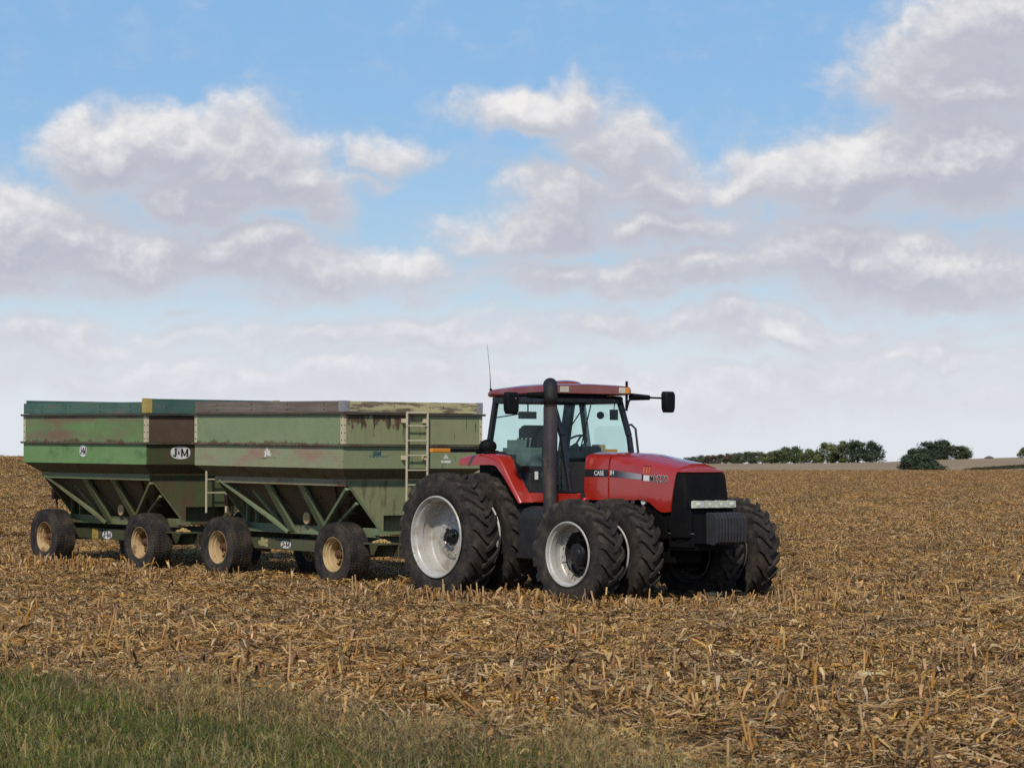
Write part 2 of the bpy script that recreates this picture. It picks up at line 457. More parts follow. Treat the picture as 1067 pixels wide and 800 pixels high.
for s in (1,-1):
    xd = (s,0,0)
    lettering('hood_lettering', 'CASE', .095, (2.27, s*.4655, 1.895), xd, (0,0,1), M['white'], tractor, bold=.002)
    lettering('hood_lettering', 'IH', .095, (2.565, s*.468, 1.90), xd, (0,0,1), M['white'], tractor, bold=.003)
    for txt,sz,a_,z_ in (('MX',.115,3.462,1.818),('270',.140,3.655,1.808)):
        if s < 0: a_ = 3.49 if txt == '270' else 3.70
        lettering('model_lettering', txt, sz, (a_, s*(hw_at(a_)+.0030), z_), (s*1,-s*s*(hw_at(3.5)-hw_at(3.8))/.3*1.0,-.10), (0,0,1), M['white'], tractor, bold=.006, depth=.002, sx=1.0 if txt == '270' else .85, sp=1.08)
        lettering('model_lettering', txt, sz, (a_, s*(hw_at(a_)+.0048), z_), (s*1,-s*s*(hw_at(3.5)-hw_at(3.8))/.3*1.0,-.10), (0,0,1), M['ink'], tractor, bold=.0012, depth=.003, sx=1.0 if txt == '270' else .85, sp=1.08)

# grille, wrapping round the sides
def nose(a_top, rake, hw, zb, zt, edge):
    right = [(hw,zb),(hw,zb+.30),(hw,zb+.60),(hw-.003,zt-.05),(hw-.02,zt-.012),(hw-.05,zt),(.2,zt+.004),(0,zt+.006)]
    pts = [(b,z) for b,z in right] + [(-b,z) for b,z in reversed(right[:-1])]
    return [(a_top + rake*(zt-z)/.9 - edge*0, b, z) for b,z in pts]
mb = MB()
mb.loft([[(a+.115*max(0,min(1,(z-1.345)/.57)),b,z) for a,b,z in nose(3.803,0,.433,.98,1.912,0)], nose(3.99,.13,.430,.98,1.912,0), nose(4.035,.15,.418,.985,1.908,0), nose(4.05,.155,.385,1.0,1.895,0)])
mb.build('grille', M['grille'], tractor, .004)
def brow(a, last=False):
    t = (a-3.80)/.30
    hw = .425-.022*t
    zs = 1.945-.018*t; zc = 2.018-.062*t
    right = [(hw,1.9165),(hw-.002,zs-.02),(hw-.018,zs),(hw-.09,zs+(zc-zs)*.45),(.2,zc-.006),(.12,zc+.012*(1-t)),(0,zc+.012*(1-t))]
    return [(a,b,z) for b,z in right]+[(a,-b,z) for b,z in reversed(right[:-1])]
secs = [brow(3.885+.155*i/6) for i in range(7)]
secs.append([(4.057, b*.97, 1.9165+(z-1.9165)*.72) for a_,b,z in brow(4.04)])
mb = MB(); mb.loft(secs); mb.build('hood_nose', M['red'], tractor, .004)
# headlights: a full-width lamp bar of four lenses
for b0,b1 in ((-.43,-.245),(-.235,-.005),(.005,.19),(.20,.43)):
    mb = MB(); f = 4.290
    mb.hexa([(f-.06,b0,1.405),(f-.06,b1,1.405),(f-.012-.05*max(0,b1-.2)*1.4,b1,1.400),(f-.012-.02*(b0<-.4),b0,1.405),
             (f-.06,b0,1.505),(f-.06,b1,1.505),(f-.02-.05*max(0,b1-.2)*1.4,b1-.02*(b1>.4),1.515),(f-.02-.02*(b0<-.4),b0,1.505)])
    l = mb.build('headlight', M['lens'], tractor, .008)
    mb = MB(); mb.ball((f-.022,(b0+b1)/2,1.455),.030,8,0,(.25,1.5,1)); mb.build('bulb', M['white'], l)
mb = MB(); mb.box(4.12,4.245,-.44,.425,1.39,1.52); mb.box(4.0,4.20,-.43,.42,1.0,1.385)
mb.build('lamp_housing', M['black'], tractor, .012)
# front frame and weights
mb = MB(); mb.box(3.70,4.28,-.36,.36,.80,.94); mb.box(3.72,4.25,.36,.385,.84,1.02); mb.box(3.72,4.25,-.385,-.36,.84,1.02); mb.box(4.26,4.40,-.31,.40,.90,1.30)
bolts2 = [(3.92,.39,.93),(4.0,.39,.93)]
for p in bolts2: mb.ball(p,.018,5)
br_ = mb.build('weight_bracket', M['black'], tractor, .008)
mb = MB(); mb.tube([(3.72,.395,1.035),(4.26,.395,1.035)],.012); mb.build('bracket_rod', M['rim_back'], br_)
for k in range(10):
    mb = MB(); b = -.30 + k*.0605
    prof = [(4.38,.90),(4.56,.88),(4.615,.92),(4.625,1.06),(4.615,1.26),(4.57,1.325),(4.40,1.345),(4.38,1.30)]
    mb.prism([(a,z+random.uniform(-.004,.004)) for a,z in prof], 1, b, b+.046)
    mb.build('front_weight', M['weight'], tractor, .010)

# ------------------------------------------------------------------ cab
wy = lambda a: .765 - .055*a
mb = MB()
for s in (1,-1):
    mb.bar((-.02,s*.75,2.10),(.19,s*.74,3.04),.07,.09 if s>0 else .20,(1,0,0))
    mb.bar((1.41,s*.675,3.04),(1.66,s*.665,2.45),.075,.075,(1,0,0)); mb.bar((1.66,s*.665,2.45),(1.84,s*.65,1.62),.075,.07,(1,0,0))
    mb.bar((.14,s*.745,3.0),(1.46,s*.68,3.0),.08,.10)
    # lower rail following the fender
    pts = [(-.04,2.21),(.36,2.20),(.56,2.09),(.74,1.90),(.92,1.62),(2.0,1.62)]
    for p,q in zip(pts,pts[1:]): mb.bar((p[0],s*wy(p[0]),p[1]),(q[0],s*wy(q[0]),q[1]),.05,.045)
mb.bar((1.43,.70,3.0),(1.43,-.70,3.0),.09,.10); mb.bar((.18,.74,3.0),(.18,-.74,3.0),.09,.10); mb.bar((-.02,.74,2.18),(-.02,-.74,2.18),.08,.08)
mb.bar((.46,-.745,3.0),(.62,-.745,2.2),.05,.12,(1,0,0)); mb.bar((.62,-.745,2.2),(.7,-.75,1.62),.05,.12,(1,0,0))
mb.build('cab_frame', simple('black_cab_pillars', (.012,.014,.018), .4), tractor, .012)
mb = MB(); mb.box(.25,1.95,-.62,.62,1.46,1.60); mb.box(.0,.9,-.66,.66,1.5,1.9); mb.box(-.02,.45,-.70,.70,1.9,2.18)
mb.box(1.35,1.95,-.42,.42,1.6,2.06); mb.box(.9,1.9,-.73,-.69,1.6,2.02)  # last box is an added opaque panel that stops light through the left door
mb.build('cab_floor_and_light_stop', simple('dark_cab_lining', (.022,.021,.022), .8), tractor, .02)
for s in (1,-1):
    mb = MB(); mb.hexa([(.90,s*.735,1.455),(2.02,s*.655,1.455),(2.02,s*.60,1.455),(.90,s*.60,1.455),(.90,s*.745,1.60),(2.02,s*.665,1.60),(2.02,s*.60,1.60),(.90,s*.60,1.60)])
    mb.build('cab_sill', M['red'], tractor, .012)
# fenders
def fender(s):
    outer = [(-.42,2.12),(-.24,2.152),(.11,2.182),(.36,2.188),(.50,2.16),(.60,2.085),(.71,1.94),(.88,1.71),(1.08,1.46)]
    skirt = [.10,.14,.155,.16,.15,.12,.085,.05,.02]
    secs = []
    for i,(a,z) in enumerate(outer):
        j0 = outer[max(i-1,0)]; j1 = outer[min(i+1,len(outer)-1)]
        d = Vector((j1[0]-j0[0], 0, j1[1]-j0[1])).normalized(); nrm = Vector((-d.z,0,d.x))   # outward normal
        k = skirt[i]
        top_in = Vector((a,0,z)) ; 
        q = lambda v,b: (v.x, s*b, v.z)
        secs.append([q(top_in,.725),q(top_in,.965),q(top_in-nrm*.018,.99),q(top_in-nrm*.045,1.0),q(top_in-nrm*k-nrm*.01,1.0),q(top_in-nrm*k-nrm*.01,.985),q(top_in-nrm*.045,.975),q(top_in-nrm*.03,.725)])
    mb = MB(); mb.loft(secs); return mb
for s in (1,-1): fender(s).build('fender', M['red'], tractor, .004)
for s in (1,-1):
    mb = MB(); outer = [(-.35,2.05),(.11,2.13),(.40,2.12),(.60,2.0),(.78,1.78),(1.0,1.46)]
    vs = [(a,s*.64,z) for a,z in outer]; base = [(1.0,s*.64,1.2),(-.35,s*.64,1.2)]
    mb.prism([(a,z) for a,z in outer]+[(1.0,1.2),(-.35,1.2)], 1, s*.60, s*.64)
    mb.build('inner_fender', M['black'], tractor)
# windows
def pane(poly3, name='window'):
    mb = MB(); n = len(poly3)
    mb.add(poly3, [tuple(range(n))]); return mb.build(name, M['glass'], tractor)
side = [(.18,3.0),(1.42,3.0),(1.66,2.45),(1.83,1.63),(.94,1.63),(.76,1.89),(.57,2.08),(.37,2.19),(0,2.21)]
for s in (1,-1): pane([(a,s*(wy(a)-.012),z) for a,z in side])
pane([(1.42,.64,3.0),(1.42,-.64,3.0),(1.66,-.64,2.45),(1.73,-.62,2.12),(1.73,.62,2.12),(1.66,.64,2.45)], 'windshield')
pane([(.17,.70,3.0),(.17,-.70,3.0),(-.01,-.71,2.2),(-.01,.71,2.2)], 'rear_window')
# roof
def roof_sec(a, hw, z0, z1, zc):
    pts = [(hw-.03,z0),(hw,z0+.03),(hw+.004,(z0+z1)/2),(hw-.015,z1-.02),(hw-.05,z1),(hw-.25,zc-.012),(0,zc)]
    return [(a,b,z) for b,z in pts]+[(a,-b,z) for b,z in reversed(pts[:-1])]
mb = MB(); mb.loft([roof_sec(-.01,.71,3.07,3.145,3.16),roof_sec(.005,.755,3.055,3.16,3.18),roof_sec(.12,.765,3.055,3.175,3.21),roof_sec(.6,.772,3.06,3.20,3.245),roof_sec(1.1,.772,3.068,3.215,3.25),
                    roof_sec(1.52,.765,3.075,3.215,3.238),roof_sec(1.595,.76,3.08,3.207,3.225),roof_sec(1.612,.74,3.088,3.195,3.21)])
roof = mb.build('cab_roof', M['red_old'], tractor, .006)
mb = MB(); mb.box(.05,1.50,-.66,.66,3.02,3.062); mb.build('headliner', M['black'], roof, .01)
mb = MB(); mb.ball((.75,-.15,3.245),.26,10,0,(1.1,1,.27)); mb.build('roof_hatch', M['red_old'], roof)
for b0,b1 in ((.50,.665),(-.625,-.50)):
    mb = MB(); mb.box(1.60,1.628,b0,b1,3.10,3.19); mb.build('work_lamp', M['roofpad'], roof, .008)
for b0,b1 in ((-.715,-.632),):
    mb = MB(); mb.box(1.575,1.624,b0,b1,3.10,3.19); mb.build('turn_signal', M['amber'], roof, .008)
for s in (1,-1):
    mb = MB(); mb.box(-.025,.03,min(s*.55,s*.74),max(s*.55,s*.74),3.07,3.13); mb.build('rear_lamp', M['cream_rim'], roof, .01)
mb = MB(); mb.tube([(.04,.73,3.15),(.02,.735,3.5),(-.04,.74,3.87)],[.008,.004,.002],6); mb.ball((.04,.73,3.17),.022,6); mb.build('antenna', M['black'], roof)
# interior
mb = MB()
mb.box(.12,.27,-.27,.27,2.08,2.60); mb.box(.12,.66,-.28,.28,1.98,2.12); mb.box(.2,.5,-.15,.15,1.85,2.0); mb.box(.13,.26,-.24,.24,2.5,2.63)
mb.build('seat', M['seat'], tractor, .05)
mb = MB(); mb.box(.12,.80,.34,.56,2.0,2.28); mb.box(.2,.45,.36,.54,2.28,2.40)
for k in range(4): mb.tube([(.3+.1*k,.42,2.28),(.32+.1*k,.42,2.40)],.012); mb.ball((.32+.1*k,.42,2.41),.022,6)
mb.build('control_console', M['console'], tractor, .02)
mb = MB()
c = Vector((1.16,0,2.34)); ax = Vector((-.62,0,.78)).normalized(); u = Vector((0,1,0)); w = ax.cross(u)
ring = [c + u*.20*math.cos(2*math.pi*k/28) + w*.20*math.sin(2*math.pi*k/28) for k in range(29)]
mb.tube(ring,.016,8,cap=False)
for k in range(3):
    a = 2*math.pi*k/3+.5; mb.bar(c-ax*.03, c+u*.2*math.cos(a)+w*.2*math.sin(a), .03,.015)
mb.tube([c-ax*.02,(1.38,0,2.02)],.05)
mb.build('steering_wheel', M['black'], tractor)
mb = MB(); mb.box(1.30,1.52,-.25,.25,2.02,2.30); mb.box(1.12,1.34,-.2,.2,1.6,2.06); mb.build('dashboard', M['black'], tractor, .04)
mb = MB(); mb.box(.52,.60,.28,.58,2.72,2.83); mb.tube([(.56,.42,2.83),(.56,.42,3.03)],.012); mb.tube([(.5,.5,2.80),(-.0,.62,2.74)],.01)
mb.build('monitor', simple('blue_black_screen_case', (.02,.03,.045), .4), tractor, .01)
mb = MB(); mb.box(1.42,1.46,-.62,-.48,2.70,2.86); mb.tube([(1.44,-.55,2.85),(1.46,-.55,3.0)],.008); mb.build('inside_mirror', M['black'], tractor, .01)
mb = MB(); mb.ball((1.0,-.66,2.78),.06,6); mb.build('cab_speaker', M['black'], tractor)
mb = MB(); mb.box(.86,1.10,-.68,-.60,2.22,2.33); mb.build('storage_box', M['cream_rim'], tractor, .01)
mb = MB(); mb.box(1.08,1.16,.712,.715,1.80,1.92); mb.build('window_sticker', M['white'], tractor)
mb = MB(); mb.bar((1.72,.36,2.24),(1.52,-.02,2.92),.012,.02); mb.bar((1.64,.45,2.62),(1.46,.0,2.98),.012,.014); mb.build('wiper', M['black'], tractor)
# exhaust stack
mb = MB()
mb.tube([(1.60,.84,1.30),(1.60,.84,2.88)],.105,28)
mb.tube([(1.60,.84,2.82),(1.60,.84,3.04),(1.585,.828,3.11),(1.55,.80,3.17),(1.49,.75,3.20)],.098,28,cap=False)
mb.tube([(1.60,.84,1.36),(1.62,.6,1.36),(1.9,.3,1.36)],.07,14)
ex = mb.build('exhaust_stack', M['exhaust'], tractor)
so = ex.modifiers.new('wall','SOLIDIFY'); so.thickness = .004
mb = MB(); mb.tube([(1.60,.84,2.92),(1.60,.84,3.04),(1.594,.836,3.10),(1.575,.82,3.15),(1.54,.79,3.19),(1.48,.745,3.215)],.1065,28,cap=False)
cp = mb.build('exhaust_tip', simple('sooty_black_steel', (.01,.009,.009), .7), ex); so = cp.modifiers.new('wall','SOLIDIFY'); so.thickness = .004
# mirrors
for s in (1,-1):
    mb = MB()
    prof = [(-.085,-.16),(.075,-.16),(.105,-.10),(.115,.12),(.09,.165),(-.09,.165),(-.115,.12),(-.11,-.10)]
    yaw = R(8)
    cx_, cy_, cz_ = (1.50, s*1.52, 2.925)
    if s < 0: cy_, cz_ = -1.59, 2.985
    def mp(b, z, a):
        return (cx_+a*math.cos(yaw)-b*math.sin(yaw)*s, cy_+b*math.cos(yaw)+a*math.sin(yaw)*s, cz_+z)
    loop0 = [mp(b,z,-.03) for b,z in prof]; loop1 = [mp(b,z,.05) for b,z in prof]; loop2 = [mp(b*.8,z*.85,.085) for b,z in prof]
    mb.loft([loop0,loop1,loop2]); mr = mb.build('mirror', M['black'], tractor, .006)
    mb = MB(); mb.tube([(1.56,s*.70,2.86),(1.56,s*.74,2.98),(1.53,s*.84,3.06)],.018); mb.tube([(1.53,s*.82,3.055),(1.51,s*1.2,3.05)],[.058,.040],10); mb.tube([(1.51,s*1.2,3.05),(1.50,s*1.55,3.045)],.015)
    mb.build('mirror_arm', M['black'], mr)
    if s > 0:
        mb = MB(); mb.lathe([(0,.0001),(0,.022),(.012,.018),(.016,.0001)],12); o = mb.build('reflector', M['white'], mr); o.location = (1.575,-(s*1.49),3.0); o.rotation_euler = (0,0,R(90))
    else:
        mb = MB(); mb.ball((1.50,s*1.71,2.99),.018,6); mb.build('mirror_knob', M['cream_rim'], mr)
mb = MB(); mb.tube([(1.56,-.70,2.84),(1.565,-.70,3.29)],.02); mb.build('lamp_post', M['black'], tractor)
mb = MB(); mb.tube([(1.52,-.72,2.62),(1.56,-.80,2.63),(1.62,-.83,2.57),(1.70,-.83,2.1),(1.72,-.8,1.7)],.018); mb.build('handrail', M['weight'], tractor)
# hazard lamp on its arm, out over the dual
mb = MB(); mb.bar((.02,.72,2.24),(.0,1.52,2.235),.05,.055); mb.ball((.08,.82,2.30),.13,10,0,(1,1.1,.85)); mb.box(-.1,.2,.70,.92,2.185,2.24)
arm = mb.build('hazard_lamp_arm', M['black'], tractor, .008)
mb = MB(); mb.box(-.035,.035,1.50,1.855,2.205,2.268); mb.build('hazard_lamp', M['amber'], arm, .012)
mb = MB(); mb.bar((.02,-.72,2.24),(.0,-1.52,2.235),.05,.055); mb.box(-.1,.2,-.92,-.70,2.185,2.24)
arm = mb.build('hazard_lamp_arm', M['black'], tractor, .008)
mb = MB(); mb.box(-.035,.035,-1.855,-1.50,2.205,2.268); mb.build('hazard_lamp', M['amber'], arm, .012)
mb = MB(); mb.tube([(1.97,.47,1.52),(1.97,.50,1.44)],[.045,.03],10); mb.box(1.93,2.03,.46,.52,1.42,1.46); mb.build('side_marker_lamp', M['beltred'], tractor, .01)
mb = MB(); mb.tube([(3.22,.36,1.49),(3.22,.44,1.49)],.05,12); mb.build('filter_canister', M['white'], tractor)
# ------------------------------------------------------------------ grain wagons
def wagon_tyre():
    mb = MB(); w = .42; Ro = .525; h = w/2
    prof = [(-h*.72,.275),(-h*.92,.30),(-h,.385),(-h*.985,.44),(-h*.93,.488),(-h*.86,.513)]
    for k in range(-3,4):
        y = k*h*.24
        prof += [(y-h*.10,.523-.002*abs(k)/3),(y+h*.09,.523-.002*abs(k)/3),(y+h*.10,.517-.002*abs(k)/3),(y+h*.13,.517-.002*abs(k)/3)] if k < 3 else [(y-h*.10,.520),(y+h*.07,.519)]
    prof += [(h*.86,.513),(h*.93,.488),(h*.985,.44),(h,.385),(h*.92,.30),(h*.72,.275)]
    mb.lathe(prof, 72)
    for s in (-1,1):
        for k in range(64):
            a = 2*math.pi*(k+.5*(s>0))/64
            for y0,y1,r in ((.58,.93,.519),(.27,.46,.522),(-.05,.12,.522)):
                p = Vector((r*math.cos(a), s*h*y0, r*math.sin(a))); a2 = a+.03; q = Vector((r*math.cos(a2)*(.985 if y1>.8 else 1), s*h*y1, r*math.sin(a2)*(.985 if y1>.8 else 1)))
                mb.bar(p,q,.030,.014,p.normalized())
    for s in (-1,1): mb.lathe([(s*h*.99,.398),(s*h*1.015,.403),(s*h*1.015,.412),(s*h*.985,.418)],72)
    return mb
wt = wagon_tyre()

def decal(name, parent, c, xd, rx, rz, text, size, tilt=0, sx=.8, ink=True):
    """white oval badge with dark lettering, on a side (xd forward) or an end (xd across)"""
    x = Vector(xd); z = Vector((0,0,1)); nrm = Vector((0,1,0)) if abs(x[0]) > .5 else Vector((1,0,0))
    mb = MB(); n = 36; vs = []
    for off in (0.0, .004):
        for k in range(n):
            a = 2*math.pi*k/n
            sq = lambda t: math.copysign(abs(t)**.8, t)
            vs.append(Vector(c) + x*rx*sq(math.cos(a)) + z*rz*sq(math.sin(a)) + nrm*off)
    mb.add(vs, [tuple(range(n,2*n))] + [(k,(k+1)%n,n+(k+1)%n,n+k) for k in range(n)])
    d = mb.build(name, M['white'], parent)
    if text:
        # tall heavy J and M with a small ampersand between them, cut from thin plate
        H_ = rz*1.28; W_ = rx*1.50; lt = MB()
        def pl(p, q, w_):
            p = Vector(c)+x*p[0]*W_/2+z*p[1]*H_/2+nrm*.006; q = Vector(c)+x*q[0]*W_/2+z*q[1]*H_/2+nrm*.006
            lt.bar(p, q, w_, .004, nrm)
        t_ = W_*.105; th_ = W_*.055
        pl((-.66,1),(-.66,-.62),t_); pl((-.84,.93),(-.50,.93),th_); pl((-.66,-.60),(-.78,-.92),t_*.9); pl((-.74,-.92),(-.96,-.80),th_); pl((-.95,-.90),(-.95,-.42),th_)
        pl((.16,1),(.16,-1),t_*.9); pl((.90,1),(.90,-1),t_*1.1); pl((.16,.95),(.53,-.75),t_*.75); pl((.90,.95),(.53,-.75),th_*.9)
        lt.build('badge_letter', M['ink'], d)
        lettering('ampersand', '&', H_*.62, tuple(Vector(c)+nrm*.006-x*W_*.125-z*H_*.02), xd, (0,0,1), M['ink'], d, bold=.001, sx=.8)
    return d

def build_wagon(P, name, label, loc, pitch):
    w = empty(name, loc, (0, pitch, -(math.pi/2-TH)))
    tag(w, label, 'grain wagon', 'green gravity grain wagons behind the tractor')
    F_, B_, H = .64, -3.745, 1.415                       # box front, rear, half width
    zt, z2, z1, z0 = P['zt'], 2.81, 2.30, 1.925; ze = P.get('ze', zt)
    th = .02
    # upper and lower wall bands
    def band(nm, za, zb, ms, mf):
        for s in (1,-1):
            mb = MB(); mb.box(B_+.002,F_-.002,s*H,s*(H-th),za,zb)
            mb.build(nm+'_side_panel', ms if s>0 else P['side_up'], w)
        for e,(x0,x1) in enumerate(((F_-th,F_),(B_,B_+th))):
            mb = MB(); mb.box(x0,x1,-H+th+.002,H-th-.002,za,zb)
            mb.build(nm+'_end_panel', mf, w)
    band('upper', z1, z2, P['side_up'], P['front_up'])
    band('lower', z0, z1, P['side_lo'], P['front_lo'])
    # dents and seams pressed in the walls: shallow ribs
    # horizontal rails
    for z,mt in ((z2,P['rail_hi']),(z1,P['rail_lo'])):
        mb = MB(); e = .045
        for s in (1,-1): mb.box(B_-e,F_+e,s*(H-.03),s*(H+e),z-.02,z+.018)
        mb.box(F_-.03,F_+e,-H+.03,H-.03,z-.02,z+.018); mb.box(B_-e,B_+.03,-H+.03,H-.03,z-.02,z+.018)
        mb.build('rim_rail', mt, w, .006)
    # corner posts
    for x in (F_+.004,B_-.004):
        for s in (1,-1):
            mb = MB(); c = s*(H+.004); d = -1 if x > 0 else 1
            mb.box(x,x+d*.075,c,c-s*.012,z1+.02,z2-.022); mb.box(x,x+d*.012,c-s*.012,c-s*.06,z1+.02,z2-.022)
            for k in range(4):
                zz = z1+.08+.12*k
                mb.ball((x+d*.04,c,zz),.013,4,1); mb.ball((x,c-s*.035,zz),.011,4,1)
            mb.build('corner_post', [P['post'],M['rust']], w)
    # top boards
    for s in (1,-1):
        mb = MB(); 
        mb.box(B_,F_-.001,s*H,s*(H-.04),z2+.022,zt)
        for k in range(4):
            for q in (.06,.15): mb.ball((B_+.7+k*1.05,s*H,z2+q),.012,4,1)
        mb.build('sideboard', [P['board_side'] if s>0 else P['board_far'],M['dark']], w, .004)
    for x0,x1,k in ((F_-.04,F_,0),(B_,B_+.04,1)):
        mb = MB(); xs = (-H+.045,-.33,H-.045) if k == 0 else (-H+.045,H-.045)
        for p,q in zip(xs,xs[1:]): mb.box(x0+.003,x1+.003 if k==0 else x1,p+.006,q-.006,z2+.022,ze-.004*(p<0))
        for yy in (-1.2,-.6,-.1,.4,1.0): mb.ball((x1 if k==0 else x0,yy,z2+.12),.012,4,1)
        mb.build('endboard', [P['board_front'],M['dark']], w, .004)
    for s in (1,-1):
        mb = MB(); mb.box(F_-.13,F_+.010,s*(H+.008),s*(H-.05),z2+.026,ze+.004); mb.box(F_+.004,F_+.012,s*(H-.02),s*(H-.12),z2+.026,ze+.002)
        mb.build('corner_bracket', P['bracket'], w, .003)
    # inward sloping skirt under the walls
    fx_, bx_, hb, zs = .42, -3.41, 1.20, 1.745
    top = [(F_,H),(F_,-H),(B_,-H),(B_,H)]; low = [(fx_,hb),(fx_,-hb),(bx_,-hb),(bx_,hb)]
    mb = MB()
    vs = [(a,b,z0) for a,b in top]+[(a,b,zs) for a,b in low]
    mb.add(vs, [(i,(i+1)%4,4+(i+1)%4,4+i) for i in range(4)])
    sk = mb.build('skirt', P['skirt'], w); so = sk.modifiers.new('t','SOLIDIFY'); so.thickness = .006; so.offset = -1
    for s in (1,-1):
        mb = MB(); mb.box(bx_-.02,fx_-.01,s*hb,s*(hb-.09),1.635,zs-.004); mb.build('side_rail', P['siderail'], w, .006)
    # hopper: an inverted pyramid
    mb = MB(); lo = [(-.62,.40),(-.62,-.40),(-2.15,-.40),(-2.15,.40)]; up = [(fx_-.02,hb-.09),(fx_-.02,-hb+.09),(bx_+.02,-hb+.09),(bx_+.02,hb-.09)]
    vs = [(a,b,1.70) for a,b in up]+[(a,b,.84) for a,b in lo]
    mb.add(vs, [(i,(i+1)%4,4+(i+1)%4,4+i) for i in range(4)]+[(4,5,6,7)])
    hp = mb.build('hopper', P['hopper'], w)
    mb = MB()
    for t in (.12,.34,.62,.88):
        a_t = bx_+(fx_-bx_)*t; a_b = -2.15+1.53*t
        for s in (1,-1): mb.bar((a_t,s*(hb-.09),1.68),(a_b,s*.41,.85),.05,.05,(0,s,1))
    for t in (.3,.62):
        for s in (1,-1): mb.bar((bx_+.25*t*4,s*(hb-.12-.7*t),1.70-.84*t),(fx_-.25*t*3,s*(hb-.12-.7*t),1.70-.84*t),.04,.05)
    mb.build('hopper_rib', P['hopper'], hp)
    # end panels: upright, slanting in at the sides
    for x,d in ((fx_,1),(bx_,-1)):
        mb = MB()
        poly = [(1.195,1.74),(1.195,1.66),(1.10,1.60),(.45,.87),(.45,1.74)]
        for s in (1,-1): mb.prism([(b*s,z) for b,z in poly], 0, x-.012*d, x)
        mb.box(min(x-.012*d,x-.002*d),max(x-.012*d,x-.002*d),-.449,.449,1.16,1.74)
        mb.box(min(x-.20*d,x-.21*d),max(x-.20*d,x-.21*d),-.44,.44,.84,1.16)
        mb.box(min(x-.205*d,x),max(x-.205*d,x),.440,.449,.84,1.16); mb.box(min(x-.205*d,x),max(x-.205*d,x),-.449,-.440,.84,1.16)
        mb.build('end_plate', P['plate'], w)
        for s in (1,-1):
            mb = MB(); mb.bar((x-.01*d,s*1.115,1.615),(x-.01*d,s*.46,.865),.035,.02,(1,0,0)); mb.box(x-.03,x+.03,s*.36,s*.62,.84,.90)
            mb.build('plate_edge', P['frame'], w)
    # frame and braces
    for s in (1,-1):
        mb = MB(); mb.box(bx_,fx_,s*.53,s*.61,.795,.95); mb.box(bx_,fx_,s*.53,s*.60,.795,.81); mb.build('sill_beam', P['frame'], w, .008)
        def brace(p, q, wd, h, up=(1,0,0)):
            mb = MB(); mb.bar((p[0],s*p[1],p[2]),(q[0],s*q[1],q[2]),wd,h,up); mb.build('brace', P['frame'], w, .006)
        brace((-1.90,1.18,1.69),(-1.93,.60,.84),.06,.165); brace((-.90,1.18,1.69),(-.98,.60,.84),.06,.155)
        brace((-3.28,1.19,1.69),(-2.02,.625,.82),.06,.08,(0,1,0)); brace((-2.62,.95,1.52),(-2.28,.58,.93),.05,.07)
        brace((.40,1.15,1.60),(-1.0,.615,.93),.06,.075,(0,1,0)); brace((.36,.93,1.36),(-.72,.60,.93),.05,.05,(0,1,0))
        mb = MB(); mb.box(bx_+.06,bx_+.11,s*.56,s*.62,.95,1.60); mb.box(bx_+.33,bx_+.36,s*.56,s*.60,.95,1.5); mb.build('post', P['frame'], w, .004)
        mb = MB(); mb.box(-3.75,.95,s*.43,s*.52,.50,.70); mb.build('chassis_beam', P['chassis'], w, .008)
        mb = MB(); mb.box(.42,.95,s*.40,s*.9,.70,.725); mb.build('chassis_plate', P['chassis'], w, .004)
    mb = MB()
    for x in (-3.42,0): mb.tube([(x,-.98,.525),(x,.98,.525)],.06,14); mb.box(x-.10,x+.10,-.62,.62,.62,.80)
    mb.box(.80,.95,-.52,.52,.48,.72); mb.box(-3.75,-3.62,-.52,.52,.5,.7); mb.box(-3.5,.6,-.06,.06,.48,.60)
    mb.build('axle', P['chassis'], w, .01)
    mb = MB(); mb.bar((.90,.25,.55),(1.75,.05,.50),.08,.08); mb.bar((.90,-.25,.55),(1.75,-.05,.50),.08,.08); mb.bar((1.7,0,.5),(2.42,0,.46),.09,.08)
    mb.build('tongue', P['chassis'], w, .008)
    # ladder on the front wall
    mb = MB(); xl = F_+.09
    for yy in (.21,-.21): mb.bar((xl,yy,P['lad']),(xl,yy,2.845),.03,.026,(0,1,0)); 
    mb.bar((xl,.21,2.835),(xl,-.21,2.835),.026,.03)
    for k in range(-1 if P['lad']<1.2 else 0,5): mb.bar((xl,.21,1.68+.24*k-.02),(xl,-.21,1.68+.24*k-.02),.02,.022)
    for yy in (.215,-.21):
        for zz in (2.70,2.10): mb.box(F_+.002,xl-.016,yy-.02,yy+.05,zz-.035,zz+.035)
    mb.build('ladder', M['cream'], w, .004)
    # crank for the discharge door, underside
    mb = MB(); mb.lathe([(0,.0001),(0,.10),(.03,.10),(.03,.0001)],20,(-1.42,.66,1.07)); mb.tube([(-1.42,.3,1.07),(-1.42,.68,1.07)],.02)
    mb.build('crank_wheel', M['cream_rim'], w)
    # rusty chain bracket under the rear overhang
    mb = MB(); mb.tube([(-3.30,.95,1.62),(-3.55,.8,1.55),(-3.62,.78,1.42)],.02); mb.box(-3.66,-3.56,.72,.86,1.22,1.42); mb.tube([(-3.6,.78,1.25),(-3.6,.78,.9)],.02)
    mb.build('lamp_bracket', M['rust'], w)
    # wheels
    first = None
